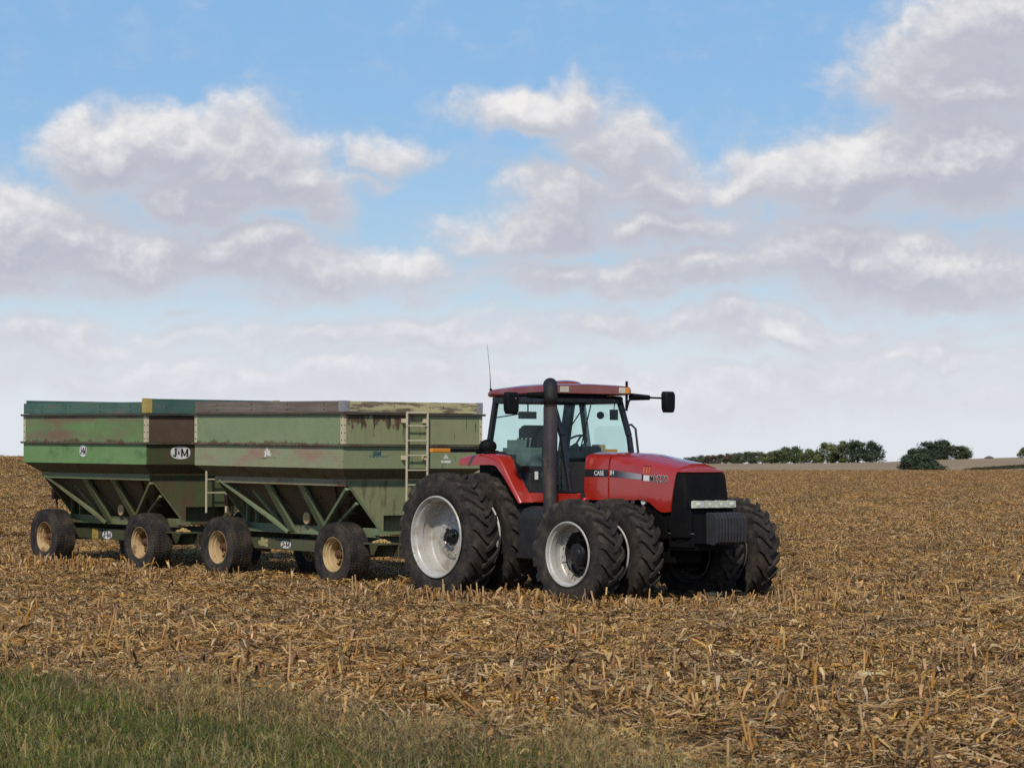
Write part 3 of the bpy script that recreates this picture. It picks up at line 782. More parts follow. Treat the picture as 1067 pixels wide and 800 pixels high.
    for x in (0,-3.42):
        for s in (1,-1):
            if first is None:
                mb = MB()
                mb.lathe([(.165,.292),(.180,.287),(.184,.278),(.172,.268),(.145,.262),(.135,.244),(.10,.238),(.085,.218),(-.03,.212),(-.045,.225),(-.075,.225),(-.08,.185),(-.06,.16),(-.055,.10),(-.055,.001)],48)
                mb.lathe([(-.015,.25),(-.165,.275),(-.18,.287),(-.165,.292)],48)
                first = mb.build('wheel', P['rim'], w)
                hb = MB(); hb.lathe([(.0,.001),(.0,.075),(.07,.07),(.08,.05),(.115,.045),(.12,.001)],20); bolts(hb,.008,.115,8,.013,.03)
                hb.build('hub', M['rust'], first, .003)
                MB_t = MB(); MB_t.v, MB_t.f, MB_t.m, MB_t.s = list(wt.v), [list(f) for f in wt.f], list(wt.m), list(wt.s)
                MB_t.build('tyre', M['wtyre'], first, weld=False)
                wh = first
            else: wh = copy_tree(first, w)
            wh.location = (x, -s*.965, .52); wh.rotation_euler = (0, R(random.uniform(-40,40)), 0 if s > 0 else math.pi)
    return w

def drip_wall(name, base, vary, y0, y1, ztop):
    """green sheet with a rust bloom hanging from the rail and dark runs below it"""
    m, g, out = new_mat(name)
    v = g.obj(); s = g.sep(v)
    c = g.mix(g.step(g.noise(v,1.7,5,.6),.3,.7), base, vary)
    c = g.mix(g.step(g.noise(g.map(v,scale=(1,10,1.2)),1.0,5),.45,.8,0,.5), c, tuple(x*.75 for x in base))
    n1 = g.noise(g.map(v,scale=(2,5,2.5)),1.0,6,.65); n2 = g.noise(g.map(v,scale=(1,17,.7),loc=(3,1,0)),1.0,4,.6)
    bell = g.m('MULTIPLY', g.step(s[1], y0-.06, y0+.10), g.step(s[1], y1+.10, y1-.10))   # object y runs to the left
    drop = g.m('SUBTRACT', ztop, s[2])
    reach = g.m('ADD', g.m('MULTIPLY', g.step(n1,.34,.66), .27), g.m('MULTIPLY', g.step(n2,.5,.75), .20))
    k = g.m('MULTIPLY', g.step(g.m('SUBTRACT', reach, drop), -.01, .04), bell)
    c = g.mix(g.m('MULTIPLY', k, .92), c, g.mix(g.step(n2,.4,.6), (.11,.05,.03), (.05,.024,.017)))
    runs = g.step(g.noise(g.map(v,scale=(1,26,1.1),loc=(8,4,2)),1.0,3,.5), .66, .70)
    runs = g.m('MULTIPLY', runs, g.step(g.noise(g.map(v,scale=(1,9,4)),1.0,3),.48,.56))
    c = g.mix(runs, c, (.02,.025,.02))
    b = principled(g, out, Base_Color=c, Roughness=g.m('ADD', .5, g.m('MULTIPLY', k, .35)))
    g.t.links.new(g.bump(g.noise(v,6,5),.15,.02), b.inputs['Normal'])
    return m

PINK = (.31,.185,.14); RUST = (.10,.055,.035); GRIME = (.07,.075,.05)
g1 = (.150,.235,.145); g1b = (.185,.245,.165)       # sun-faded grey green
W1 = dict(zt=3.01, lad=1.30,
  side_up=paint('faded_green_panel', (.195,.258,.128), (.23,.28,.145), [(GRIME,(.8,.8,14),.70,.05),(RUST,(2.2,2,3),.70,.04)], .5, .4, edges=(2.318,), seed=1),
  side_lo=paint('faded_green_pink_panel', (.25,.29,.155), (.285,.305,.17), [(PINK,(1.1,1,3.4),.58,.14),(GRIME,(1,1,16),.66,.04)], .5, .4, seed=2),
  front_up=drip_wall('rust_streaked_green_sheet', (.235,.25,.115), (.26,.265,.13), -1.36, -.02, 2.79),
  front_lo=paint('faded_green_sheet', (.21,.25,.125), (.245,.27,.14), [(GRIME,(1,9,1),.66,.05)], .5, .4, seed=3),
  rail_hi=paint('dark_stained_rail', (.06,.055,.045), (.10,.09,.07), [(RUST,(3,3,3),.55,.08)], .7, .3, seed=4),
  rail_lo=paint('muddy_green_rail', (.10,.10,.065), (.15,.13,.09), [(RUST,(3,3,3),.52,.06)], .7, .3, seed=5),
  post=M['cream'], bracket=paint('galvanised_steel', (.33,.325,.32), (.27,.265,.26), [(RUST,(8,8,8),.68,.05)], .5, .5, metal=.3),
  board_side=wood('weathered_grey_brown_board', (.21,.165,.135), (.13,.10,.08), seed=1), board_far=wood('weathered_board', (.2,.16,.13), (.12,.1,.08), seed=2),
  board_front=wood('peeling_cream_board', (.20,.155,.105), (.12,.09,.06), peel=(.47,.41,.21), thr=.515, seed=3, axis=1),
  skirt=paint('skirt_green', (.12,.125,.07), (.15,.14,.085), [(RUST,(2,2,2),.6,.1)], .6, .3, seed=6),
  siderail=paint('olive_cream_rail', (.21,.20,.115), (.27,.25,.15), [((.16,.07,.05),(1.4,3,3),.56,.08)], .6, .3, seed=7),
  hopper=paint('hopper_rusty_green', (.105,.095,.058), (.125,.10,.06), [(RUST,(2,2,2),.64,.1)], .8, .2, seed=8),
  plate=paint('end_plate_green', (.205,.225,.110), (.235,.245,.125), [((.11,.075,.045),(2.5,7,1.6),.62,.10)], .55, .35, seed=9),
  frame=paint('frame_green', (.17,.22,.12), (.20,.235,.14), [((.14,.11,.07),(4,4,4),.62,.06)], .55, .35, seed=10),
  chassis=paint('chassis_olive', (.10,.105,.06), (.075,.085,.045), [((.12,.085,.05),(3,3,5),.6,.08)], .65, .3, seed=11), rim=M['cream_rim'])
W2 = dict(W1)
W2.update(zt=3.03, ze=3.09, lad=1.06,
  side_up=paint('green_panel_with_red_primer', (.115,.225,.062), (.155,.255,.085), [((.19,.125,.085),(.6,.7,3.2),.53,.14),(RUST,(2,2,4),.70,.04)], .5, .4, edges=(2.318,), seed=21),
  side_lo=paint('bright_green_panel', (.135,.265,.078), (.18,.295,.11), [((.085,.165,.06),(1.6,1.6,2.5),.64,.10)], .5, .4, seed=22),
  front_up=paint('brown_primer_sheet', (.085,.055,.036), (.115,.075,.048), [((.07,.085,.045),(1,2,2),.64,.08)], .7, .3, seed=23),
  front_lo=paint('dark_olive_sheet', (.055,.070,.026), (.075,.075,.032), [(RUST,(2,3,2),.62,.08)], .6, .35, seed=24),
  rail_hi=paint('dark_rail', (.05,.055,.05), (.08,.07,.055), [(RUST,(3,3,3),.6,.08)], .7, .3, seed=25),
  rail_lo=paint('brown_rail', (.09,.08,.05), (.12,.095,.065), [(RUST,(3,3,3),.55,.06)], .7, .3, seed=26),
  bracket=paint('faded_yellow_bracket', (.42,.32,.09), (.34,.26,.08), [(RUST,(9,9,9),.64,.05)], .6, .3, seed=27),
  board_side=wood('teal_green_board', (.055,.130,.098), (.08,.15,.115), peel=(.14,.14,.10), thr=.42, seed=4), board_far=wood('teal_far_board', (.05,.12,.09), (.03,.09,.07), seed=5),
  board_front=wood('teal_green_endboard', (.05,.115,.09), (.07,.13,.10), peel=(.13,.10,.075), thr=.42, seed=6, axis=1),
  skirt=paint('skirt_green_dark', (.09,.10,.05), (.11,.10,.055), [(RUST,(2,2,2),.58,.1)], .6, .3, seed=28),
  siderail=paint('olive_rail', (.135,.185,.085), (.17,.20,.10), [((.17,.14,.08),(1.4,3,3),.58,.08)], .6, .3, seed=29),
  plate=paint('end_plate_dark_green', (.065,.095,.035), (.09,.095,.04), [((.10,.06,.035),(2.5,4,1.6),.55,.12)], .6, .35, seed=30),
  frame=paint('frame_olive', (.14,.17,.075), (.165,.175,.09), [((.13,.09,.055),(4,4,4),.58,.08)], .55, .35, seed=31),
  chassis=paint('chassis_dark_olive', (.065,.075,.036), (.05,.055,.03), [((.10,.07,.04),(3,3,5),.6,.08)], .65, .3, seed=32),
  rim=paint('rusty_cream_rim', (.52,.38,.20), (.36,.22,.10), [((.18,.09,.045),(6,6,6),.55,.08)], .6, .3, seed=33))
def train_pt(a, b, z=0):
    return (.217 + a*math.sin(TH) - b*math.cos(TH), 43.14 - a*math.cos(TH) - b*math.sin(TH), z)
w1 = build_wagon(W1, 'grain_wagon', 'sun-faded green grain wagon with peeling cream end board, coupled right behind the tractor', train_pt(-3.557,0,.02), R(.72))
w2 = build_wagon(W2, 'grain_wagon', 'rear grain wagon in brighter green with teal top boards, last in the train', train_pt(-9.53,0,.085), R(.58))
# badges
decal('badge', w2, (-1.53,1.417,2.150), (1,0,0), .125, .105, 'J&M', .155, sx=.66)
decal('badge', w2, (.642,.70,2.135), (0,-1,0), .205, .115, 'J&M', .18, sx=.86)
decal('badge', w2, (-2.17,.522,.585), (1,0,0), .17, .075, 'J&M', .105, sx=1.0)
mb = MB(); mb.box(-2.72,-2.50,.521,.524,.505,.695); mb.build('yellow_patch', M['amber'] and paint('dull_yellow_patch',(.40,.29,.06),(.33,.24,.05),[(RUST,(9,9,9),.6,.06)],.6), w2)
decal('badge', w1, (-2.26,.522,.595), (1,0,0), .15, .065, 'J&M', .092, sx=1.0)
mb = MB()
for k in range(9):
    a0 = -2.95+random.uniform(-.11,.11); z0_ = .615+random.uniform(-.07,.07)
    mb.box(a0-.04,a0+.04,.521,.5235+.0005*k,z0_-.03,z0_+.03)
mb.build('worn_sticker', paint('flaking_cream_patch',(.45,.42,.2),(.32,.32,.16),[],.6), w1)
# scraps of a peeling badge on the faded wagon, and a worn strip on its front
mb = MB()
scr = [(-1.58,2.17),(-1.55,2.20),(-1.535,2.13),(-1.50,2.17),(-1.475,2.145),(-1.455,2.18),(-1.52,2.205),(-1.57,2.12),(-1.43,2.13),(-1.555,2.15)]
for k,(a,z) in enumerate(scr):
    n = 7; r = random.uniform(.014,.034)
    poly = [(a+r*math.cos(2*math.pi*i/n)*random.uniform(.5,1.2), z+r*1.2*math.sin(2*math.pi*i/n)*random.uniform(.5,1.2)) for i in range(n)]
    mb.prism(poly, 1, 1.4155, 1.4175+.0004*k)
mb.build('peeled_badge_scrap', M['white'], w1)
d = lettering('worn_lettering', 'J&M', .10, (.6435,.74,2.165), (0,-1,0), (0,0,1), simple('worn_teal_ink',(.04,.11,.11),.6), w1, bold=.004)
mb = MB()
for k in range(6):
    b0 = .90-.065*k; mb.box(.641,.6430+.0002*k,b0-.045,b0,2.11+random.uniform(-.01,.01),2.125+random.uniform(0,.012))
mb.build('worn_strip', simple('worn_teal_strip',(.10,.17,.16),.6), w1)
mb = MB(); mb.prism([(-.60,2.085),(-.72,2.085),(-.66,2.165)],0,.641,.6435); mb.prism([(-.56,2.015),(-.76,2.015),(-.76,2.055),(-.56,2.055)],0,.641,.6435)
mb.build('warning_sticker', M['white'], w1)
# corn spilled on the chassis plates: heaps resting there
def heap(n, seed, sc=1.0):
    r = random.Random(seed); mb = MB()
    for k in range(90):
        t = r.random()**.7; a = r.uniform(0,6.28); rad = t
        mb.ball((.17*rad*math.cos(a)*sc, .12*rad*math.sin(a)*sc, .055*(1-t)*r.uniform(.4,1.1)+.005), r.uniform(.010,.019), 3)
    return mb.build(n, simple('spilled_corn_kernels',(.55,.38,.14),.6), None)
for wg,lab,x in ((w1,'small heap of spilled corn on the front wagon chassis by its front wheel',.62),(w2,'small heap of spilled corn on the rear wagon chassis by its front wheel',.62)):
    h = heap('corn_heap', 5 if wg is w1 else 9)
    h.matrix_world = Matrix.Translation(wg.location) @ Euler(wg.rotation_euler).to_matrix().to_4x4() @ Matrix.Translation((x,-.62,.727))
    tag(h, lab, 'spilled grain', 'heaps of corn spilled on the wagon chassis')
# ------------------------------------------------------------------ terrain
def sst(x, a, b):
    t = np.clip((x-a)/(b-a), 0, 1); return t*t*(3-2*t)
def zland(x, y):
    x = np.asarray(x, float); y = np.asarray(y, float)
    d = np.maximum(y, 1.0); t = np.clip(x/np.maximum(y, 20.0), -.3, .3)
    wl = 1 - sst(t, -.085, .05)
    k = np.clip((d-40)/110, 0, 1)
    zl = 2.24*k**1.30
    zl = np.where(d > 150, 2.24 + .25*(1-np.exp(-(d-150)/20)) - .012*np.maximum(d-165,0), zl)
    zl = np.maximum(zl, -2)
    yb = np.interp(t, [.05,.063,.11,.133,.147,.184,.25], [483.2,483.0,482.4,481.4,479.2,476.2,475.0])
    zfar = 2 + (484-yb)/2900*1200
    zr = np.where(d < 450, 0.95*np.clip((d-40)/410, 0, 1), 0.95 + (zfar-0.95)*np.clip((d-450)/750, 0, 1.0))
    zr = np.where(d > 1250, zr - (d-1250)*.004, zr)
    return wl*zl + (1-wl)*zr
def zat(x, y): return float(zland(x, y))

ys = np.concatenate([np.linspace(-60,4,12), np.arange(8,70,.6), np.geomspace(70.5,460,110), np.geomspace(466,3200,60)])
us = np.linspace(-1,1,181); us = np.sign(us)*np.abs(us)**1.35
wid = np.where(ys < 70, 60, 60+(ys-70)*.75)
X = us[None,:]*wid[:,None]; Y = np.repeat(ys[:,None], len(us), 1)
Z = zland(X, Y)
Z = Z + np.where((Y>10)&(Y<80), .02*np.sin(X*1.9+Y*.7)*np.sin(Y*2.3-X*.6)+.012*np.sin(X*5.1)*np.sin(Y*4.3), 0)
nr, nc = X.shape
verts = np.stack([X,Y,Z],-1).reshape(-1,3)
idx = np.arange(nr*nc).reshape(nr,nc)
quads = np.stack([idx[:-1,:-1],idx[:-1,1:],idx[1:,1:],idx[1:,:-1]],-1).reshape(-1,4)
me = bpy.data.meshes.new('field_ground'); me.from_pydata(verts.tolist(), [], quads.tolist())
me.polygons.foreach_set('use_smooth', [True]*len(quads))
ground = bpy.data.objects.new('field_ground', me); COL.objects.link(ground)
tag(ground, 'harvested corn field ground rising gently to the horizon', 'field', kind='structure')

# verge edge: grass lies on the camera's side of this line
def verge(x, y):
    """positive inside the grass verge"""
    w = .30*np.sin(x*1.3)+.22*np.sin(x*2.9+1)+.15*np.sin(y*2.1)
    return (np.minimum(-4.4 + (25.0-y)*.66, .75 + .06*(17-y)) - x) + w
m, g, out = new_mat('soil_and_residue')
geo = g.n('ShaderNodeNewGeometry').outputs['Position']; s = g.sep(geo)
n1 = g.noise(geo, .45, 6, .65); n2 = g.noise(g.map(geo, scale=(1,.55,1)), 7.0, 6, .7); n3 = g.noise(geo, 26, 4, .7)
soil = g.mix(g.step(n2,.35,.65), (0.061,0.033,0.018), (0.152,0.084,0.038))
soil = g.mix(g.step(n3,.52,.68,0,.8), soil, (0.292,0.165,0.067))
soil = g.mix(g.step(n1,.4,.65,0,.35), soil, (0.188,0.106,0.047))
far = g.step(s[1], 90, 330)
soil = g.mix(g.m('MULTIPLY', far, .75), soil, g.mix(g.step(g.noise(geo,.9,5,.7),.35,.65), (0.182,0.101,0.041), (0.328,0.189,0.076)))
# stubble of another crop beyond the corn
bean = g.mix(g.step(g.noise(g.map(geo,scale=(.02,.006,1)),1.0,4,.6),.35,.65), (.29,.21,.125), (.35,.26,.16))
edge = g.step(g.m('ADD', s[1], g.m('MULTIPLY', g.noise(geo,.05,3), 14)), 455, 461)
col = g.mix(edge, soil, bean)
# verge soil
vx = g.m('SUBTRACT', g.m('MINIMUM', g.m('ADD', -4.4+25.0*.66, g.m('MULTIPLY', s[1], -.66)), g.m('ADD', 1.77, g.m('MULTIPLY', s[1], -.06))), s[0])
vk = g.step(g.m('ADD', vx, g.m('MULTIPLY', g.m('SUBTRACT', n1, .5), 1.5)), -.3, .4)
col = g.mix(vk, col, g.mix(g.step(n2,.4,.7), (.045,.050,.020), (.11,.09,.045)))
b = principled(g, out, Base_Color=col, Roughness=.95); b.inputs['Specular IOR Level'].default_value = .1
g.t.links.new(g.bump(g.m('ADD', n2, g.m('MULTIPLY', n3, .5)), .8, .06), b.inputs['Normal'])
me.materials.append(m)

# ------------------------------------------------------------------ scattered litter
def leafy_mat(name, trans=.25, rough=.8, var=.35):
    m, g, out = new_mat(name)
    at = g.n('ShaderNodeAttribute', attribute_name='col').outputs['Color']
    rnd = g.n('ShaderNodeObjectInfo').outputs['Random']
    hsv = g.n('ShaderNodeHueSaturation', {'Hue':.5,'Saturation':g.m('ADD', .9, g.m('MULTIPLY', rnd, .2)),'Value':g.m('ADD', 1-var/2, g.m('MULTIPLY', rnd, var)),'Fac':1,'Color':at}).outputs[0]
    b = g.n('ShaderNodeBsdfPrincipled', {'Base Color':hsv,'Roughness':rough}); b.inputs['Specular IOR Level'].default_value = .2
    tr = g.n('ShaderNodeBsdfTranslucent', {'Color':hsv})
    mx = g.n('ShaderNodeMixShader', {0:trans,1:b.outputs[0],2:tr.outputs[0]})
    g.t.links.new(mx.outputs[0], out.inputs[0])
    return m
LITTER = leafy_mat('dry_corn_litter', .12, .8, .55); GRASS = leafy_mat('verge_grass_blades', .25, .7, .75)
class CM:      # coloured loose faces
    def __init__(s): s.v=[]; s.f=[]; s.c=[]
    def strip(s, pts, ws, side, col, cup=0):
        o = len(s.v); n = len(pts)
        for p,w in zip(pts,ws):
            s.v.append(tuple(p-side*w)); s.v.append(tuple(p+side*w))
        for i in range(n-1): s.f.append((o+2*i,o+2*i+1,o+2*i+3,o+2*i+2)); s.c.append(tuple(c*random.uniform(.9,1.1) for c in col))
    def stalk(s, p, q, r, col, n=5):
        d=(q-p).normalized(); u=d.orthogonal().normalized(); w=d.cross(u); o=len(s.v)
        for c,rr in ((p,r),(q,r*.85)):
            for k in range(n):
                a=2*math.pi*k/n; s.v.append(tuple(c+u*math.cos(a)*rr+w*math.sin(a)*rr))
        for k in range(n): s.f.append((o+k,o+(k+1)%n,o+n+(k+1)%n,o+n+k)); s.c.append(col)
        s.f.append(tuple(range(o+n,o+2*n))); s.c.append(tuple(min(1,c*1.25) for c in col))
    def mesh(s, name, mat):
        me=bpy.data.meshes.new(name); me.from_pydata(s.v,[],s.f); me.materials.append(mat)
        at=me.color_attributes.new('col','FLOAT_COLOR','CORNER')
        buf=[]
        for f,c in zip(s.f,s.c): buf += [*c,1]*len(f)
        at.data.foreach_set('color',buf); return me
def bank(name, meshes):
    c = bpy.data.collections.new(name)
    for i,me in enumerate(meshes):
        c.objects.link(bpy.data.objects.new(f'{name}_{i:02d}', me))
    return c
def scatter(name, coll, pts, rots, scl, ids, label, cat):
    me = bpy.data.meshes.new(name); me.vertices.add(len(pts)); me.vertices.foreach_set('co', np.asarray(pts,np.float32).ravel())
    for nm,ty,val in (('rot','FLOAT_VECTOR',np.asarray(rots,np.float32)),('scl','FLOAT_VECTOR',np.asarray(scl,np.float32))):
        a = me.attributes.new(nm,ty,'POINT'); a.data.foreach_set('vector', val.ravel())
    a = me.attributes.new('pick','INT','POINT'); a.data.foreach_set('value', np.asarray(ids,np.int32))
    o = bpy.data.objects.new(name, me); COL.objects.link(o)
    nt = bpy.data.node_groups.new(name+'_scatter','GeometryNodeTree')
    nt.interface.new_socket('Geometry',in_out='INPUT',socket_type='NodeSocketGeometry'); nt.interface.new_socket('Geometry',in_out='OUTPUT',socket_type='NodeSocketGeometry')
    gi=nt.nodes.new('NodeGroupInput'); go=nt.nodes.new('NodeGroupOutput'); ip=nt.nodes.new('GeometryNodeInstanceOnPoints'); ci=nt.nodes.new('GeometryNodeCollectionInfo')
    ci.inputs['Collection'].default_value = coll; ci.inputs['Separate Children'].default_value=True; ci.inputs['Reset Children'].default_value=True
    def na(n_,ty):
        k=nt.nodes.new('GeometryNodeInputNamedAttribute'); k.data_type=ty; k.inputs[0].default_value=n_; return k.outputs[0]
    er=nt.nodes.new('FunctionNodeEulerToRotation')
    L=nt.links.new
    L(gi.outputs[0],ip.inputs['Points']); L(ci.outputs[0],ip.inputs['Instance']); ip.inputs['Pick Instance'].default_value=True
    L(na('pick','INT'),ip.inputs['Instance Index']); L(na('rot','FLOAT_VECTOR'),er.inputs[0]); L(er.outputs[0],ip.inputs['Rotation']); L(na('scl','FLOAT_VECTOR'),ip.inputs['Scale'])
    L(ip.outputs[0],go.inputs[0])
    md=o.modifiers.new('scatter','NODES'); md.node_group=nt
    tag(o,label,cat,kind='stuff'); return o

PAL = [((0.328,0.195,0.070),5),((0.427,0.276,0.119),3.4),((0.566,0.435,0.270),1.0),((0.231,0.128,0.047),5.5),((0.133,0.075,0.034),4.8),((0.288,0.139,0.038),2.2),((0.069,0.045,0.026),2.6)]
def pal():
    r=random.random()*sum(w for _,w in PAL)
    for c,w in PAL:
        r-=w
        if r<=0: break
    k=random.uniform(.92,1.25); return tuple(x*k for x in c)
def litter_mesh(i):
    cm=CM(); rad=.46
    for k in range(185):
        a=random.uniform(0,6.283); r=rad*math.sqrt(random.random()); p=Vector((r*math.cos(a),r*math.sin(a),random.uniform(.0,.045)))
        yaw=random.uniform(0,6.283); kind=random.random()
        if kind<.46:       # leaf piece
            L=random.uniform(.06,.24)*(1.5 if random.random()<.12 else 1); w=random.uniform(.004,.0125); tilt=random.gauss(.05,.11)+(random.uniform(.1,.5) if random.random()<.10 else 0); bend=random.uniform(-.35,.25)
            d=Vector((math.cos(yaw),math.sin(yaw),0)); sd=Vector((-math.sin(yaw),math.cos(yaw),random.gauss(0,.3))).normalized()
            pts=[]; q=p.copy(); n=3
            for j in range(n+1):
                pts.append(q.copy()); e=tilt+bend*j/n*1.2
                q=q+(d*math.cos(e)+Vector((0,0,1))*math.sin(e))*(L/n); q.z=max(q.z,-.005)
            cm.strip(pts,[w*.7,w,w*.85,w*.25],sd,pal())
        elif kind<.66:     # thin straw
            L=random.uniform(.06,.26); w=random.uniform(.0016,.0045); e=random.gauss(.04,.12); d=Vector((math.cos(yaw)*math.cos(e),math.sin(yaw)*math.cos(e),math.sin(e)))
            q0=p+Vector((0,0,.02)); cm.strip([q0,q0+d*L*.5+Vector((0,0,random.gauss(0,.01))),q0+d*L],[w,w,w*.6],Vector((-math.sin(yaw),math.cos(yaw),random.gauss(0,.5))).normalized(),random.choice([(0.533,0.347,0.146),(0.620,0.426,0.208),(0.422,0.235,0.083)]))
        elif kind<.72:     # stalk
            L=random.uniform(.05,.18); e=abs(random.gauss(0,.13)); d=Vector((math.cos(yaw)*math.cos(e),math.sin(yaw)*math.cos(e),math.sin(e)))
            cm.stalk(p+Vector((0,0,.012)),p+Vector((0,0,.012))+d*L,random.uniform(.005,.009),pal())
        elif kind<.76:     # husk
            L=random.uniform(.07,.16); w=random.uniform(.008,.016); d=Vector((math.cos(yaw),math.sin(yaw),0)); sd=Vector((-math.sin(yaw),math.cos(yaw),random.gauss(0,.4))).normalized()
            pts=[p,p+d*L*.4+Vector((0,0,.035)),p+d*L*.75+Vector((0,0,.04)),p+d*L+Vector((0,0,.01))]
            c=random.choice([(0.508,0.314,0.125),(0.434,0.246,0.088),(0.595,0.403,0.208)])
            cm.strip(pts,[w*.5,w,w*.8,w*.15],sd,c)
        else:              # chaff
            L=random.uniform(.02,.05); w=random.uniform(.005,.011); e=random.gauss(.05,.2); d=Vector((math.cos(yaw)*math.cos(e),math.sin(yaw)*math.cos(e),math.sin(e)))
            cm.strip([p,p+d*L],[w,w*.6],Vector((-math.sin(yaw),math.cos(yaw),random.gauss(0,.5))).normalized(),pal())
    return cm.mesh(f'litter_{i}',LITTER)
def stub_mesh(i):
    cm=CM(); n=random.choice([1,1,2])
    for k in range(n):
        p=Vector((random.uniform(-.05,.05),random.uniform(-.05,.05),-.03)); h=random.uniform(.12,.30)
        ln=random.gauss(0,.16); q=p+Vector((random.gauss(0,.16)*h,ln*h,h)); c=random.choice([(0.437,0.251,0.104),(0.522,0.343,0.165),(0.304,0.165,0.064),(0.389,0.211,0.073)])
        cm.stalk(p,q,random.uniform(.009,.014),c,6)
        for j in range(random.choice([0,1,2])):
            yaw=random.uniform(0,6.28); d=Vector((math.cos(yaw),math.sin(yaw),0)); b0=p+(q-p)*random.uniform(.3,.9); w=random.uniform(.010,.022); L=random.uniform(.08,.26)
            sd=Vector((-math.sin(yaw),math.cos(yaw),random.gauss(0,.3))).normalized()
            cm.strip([b0,b0+d*L*.3+Vector((0,0,.07)),b0+d*L*.75+Vector((0,0,.02)),b0+d*L+Vector((0,0,-.08))],[w*.6,w,w*.8,w*.2],sd,pal())
    return cm.mesh(f'stub_{i}',LITTER)
def husky_mesh(i):   # an upright torn stalk with drooping leaves
    cm=CM(); h=random.uniform(.25,.48); p=Vector((0,0,-.03)); q=Vector((random.gauss(0,.1),random.gauss(0,.1),h))
    c=random.choice([(0.298,0.168,0.073),(0.409,0.235,0.094),(0.198,0.112,0.052)]); cm.stalk(p,q,.014,c,6)
    for j in range(random.randint(4,7)):
        yaw=random.uniform(0,6.28); d=Vector((math.cos(yaw),math.sin(yaw),0)); b0=p+(q-p)*random.uniform(.25,1); w=random.uniform(.007,.018); L=random.uniform(.12,.3); sd=Vector((-math.sin(yaw),math.cos(yaw),random.gauss(0,.4))).normalized()
        cm.strip([b0,b0+d*L*.35+Vector((0,0,.09)),b0+d*L*.75+Vector((0,0,.0)),b0+d*L*.9+Vector((0,0,-.16))],[w*.6,w,w*.8,w*.2],sd,pal())
    return cm.mesh(f'torn_stalk_{i}',LITTER)
def long_mesh(i):
    cm=CM()
    for k in range(9):
        a=random.uniform(0,6.283); r=.4*math.sqrt(random.random()); q=Vector((r*math.cos(a),r*math.sin(a),random.uniform(.02,.06))); yaw=random.uniform(0,6.283)
        L=random.uniform(.22,.5); w=random.uniform(.008,.02); n=6; pts=[]; roll=random.uniform(-.6,.6); c=pal()
        for j in range(n+1):
            pts.append(q.copy()); yaw+=random.gauss(0,.25); e=.35*math.sin(j*1.1+i+k)
            q=q+Vector((math.cos(yaw)*math.cos(e),math.sin(yaw)*math.cos(e),math.sin(e)))*(L/n); q.z=max(.015,min(q.z,.11))
        cm.strip(pts,[w*.5,w*.9,w,w,w*.8,w*.5,w*.15],Vector((-math.sin(yaw),math.cos(yaw),roll)).normalized(),c)
    return cm.mesh(f'long_leaf_{i}',LITTER)
longs = bank('long_leaf_pieces',[long_mesh(i) for i in range(10)])
litter = bank('litter_pieces',[litter_mesh(i) for i in range(14)])
stubs = bank('stub_pieces',[stub_mesh(i) for i in range(16)])
husky = bank('torn_pieces',[husky_mesh(i) for i in range(6)])

def band_points(d0, d1, dens, half=.255, extra=3.0):
    """random ground points in a wedge wider than the picture"""
    area = half*(d1**2-d0**2)+2*extra*(d1-d0); n=int(area*dens)
    d=np.sqrt(rng.random(n)*(d1**2-d0**2)+d0**2); x=(rng.random(n)*2-1)*(half*d+extra)
    return x,d
def vnoise(x,y,f,seed):
    return .5+.5*(np.sin(x*f+seed)*np.sin(y*f*1.13+seed*2)+.6*np.sin(x*f*2.3+y*f*1.1+seed)*np.sin(y*f*2.7-x*f*.6+3*seed))/1.6
P_,R_,S_,I_=[],[],[],[]
for d0,d1,dens,sc in ((13,36,8.0,1.0),(36,62,7.0,1.0),(62,120,4.2,1.1),(120,250,2.0,1.3),(250,458,.9,1.6)):
    x,y=band_points(d0,d1,dens)
    k=(verge(x,y)<.15)&~((x/y<-.02)&(y>200))&(rng.random(len(x))<.42+.70*sst(vnoise(x,y*.8,1.1,1.7)+.5*vnoise(x,y,3.1,.3),.35,1.0))
    x,y=x[k],y[k]; n=len(x)
    P_.append(np.stack([x,y,zland(x,y)],-1)); R_.append(np.stack([rng.normal(0,.06,n),rng.normal(0,.06,n),rng.random(n)*6.283],-1))
    s0=sc*rng.uniform(.8,1.2,n); S_.append(np.stack([s0,s0,s0*rng.uniform(.6,1.5,n)],-1)); I_.append(rng.integers(0,14,n))
scatter('corn_litter',litter,np.concatenate(P_),np.concatenate(R_),np.concatenate(S_),np.concatenate(I_),'tan litter of corn leaves, husks and broken stalks covering the field','crop residue')
x,y=band_points(13,75,.9); k=(verge(x,y)<-.1)&(rng.random(len(x))<sst(vnoise(x,y,.7,8.8),.3,.8)); x,y=x[k],y[k]; n=len(x); s0=rng.uniform(.7,1.1,n)
scatter('long_corn_leaves',longs,np.stack([x,y,zland(x,y)+.01],-1),np.stack([rng.normal(0,.05,n),rng.normal(0,.05,n),rng.random(n)*6.28],-1),np.stack([s0]*3,-1),rng.integers(0,10,n),'long curled corn leaves lying loose on the litter','crop residue')
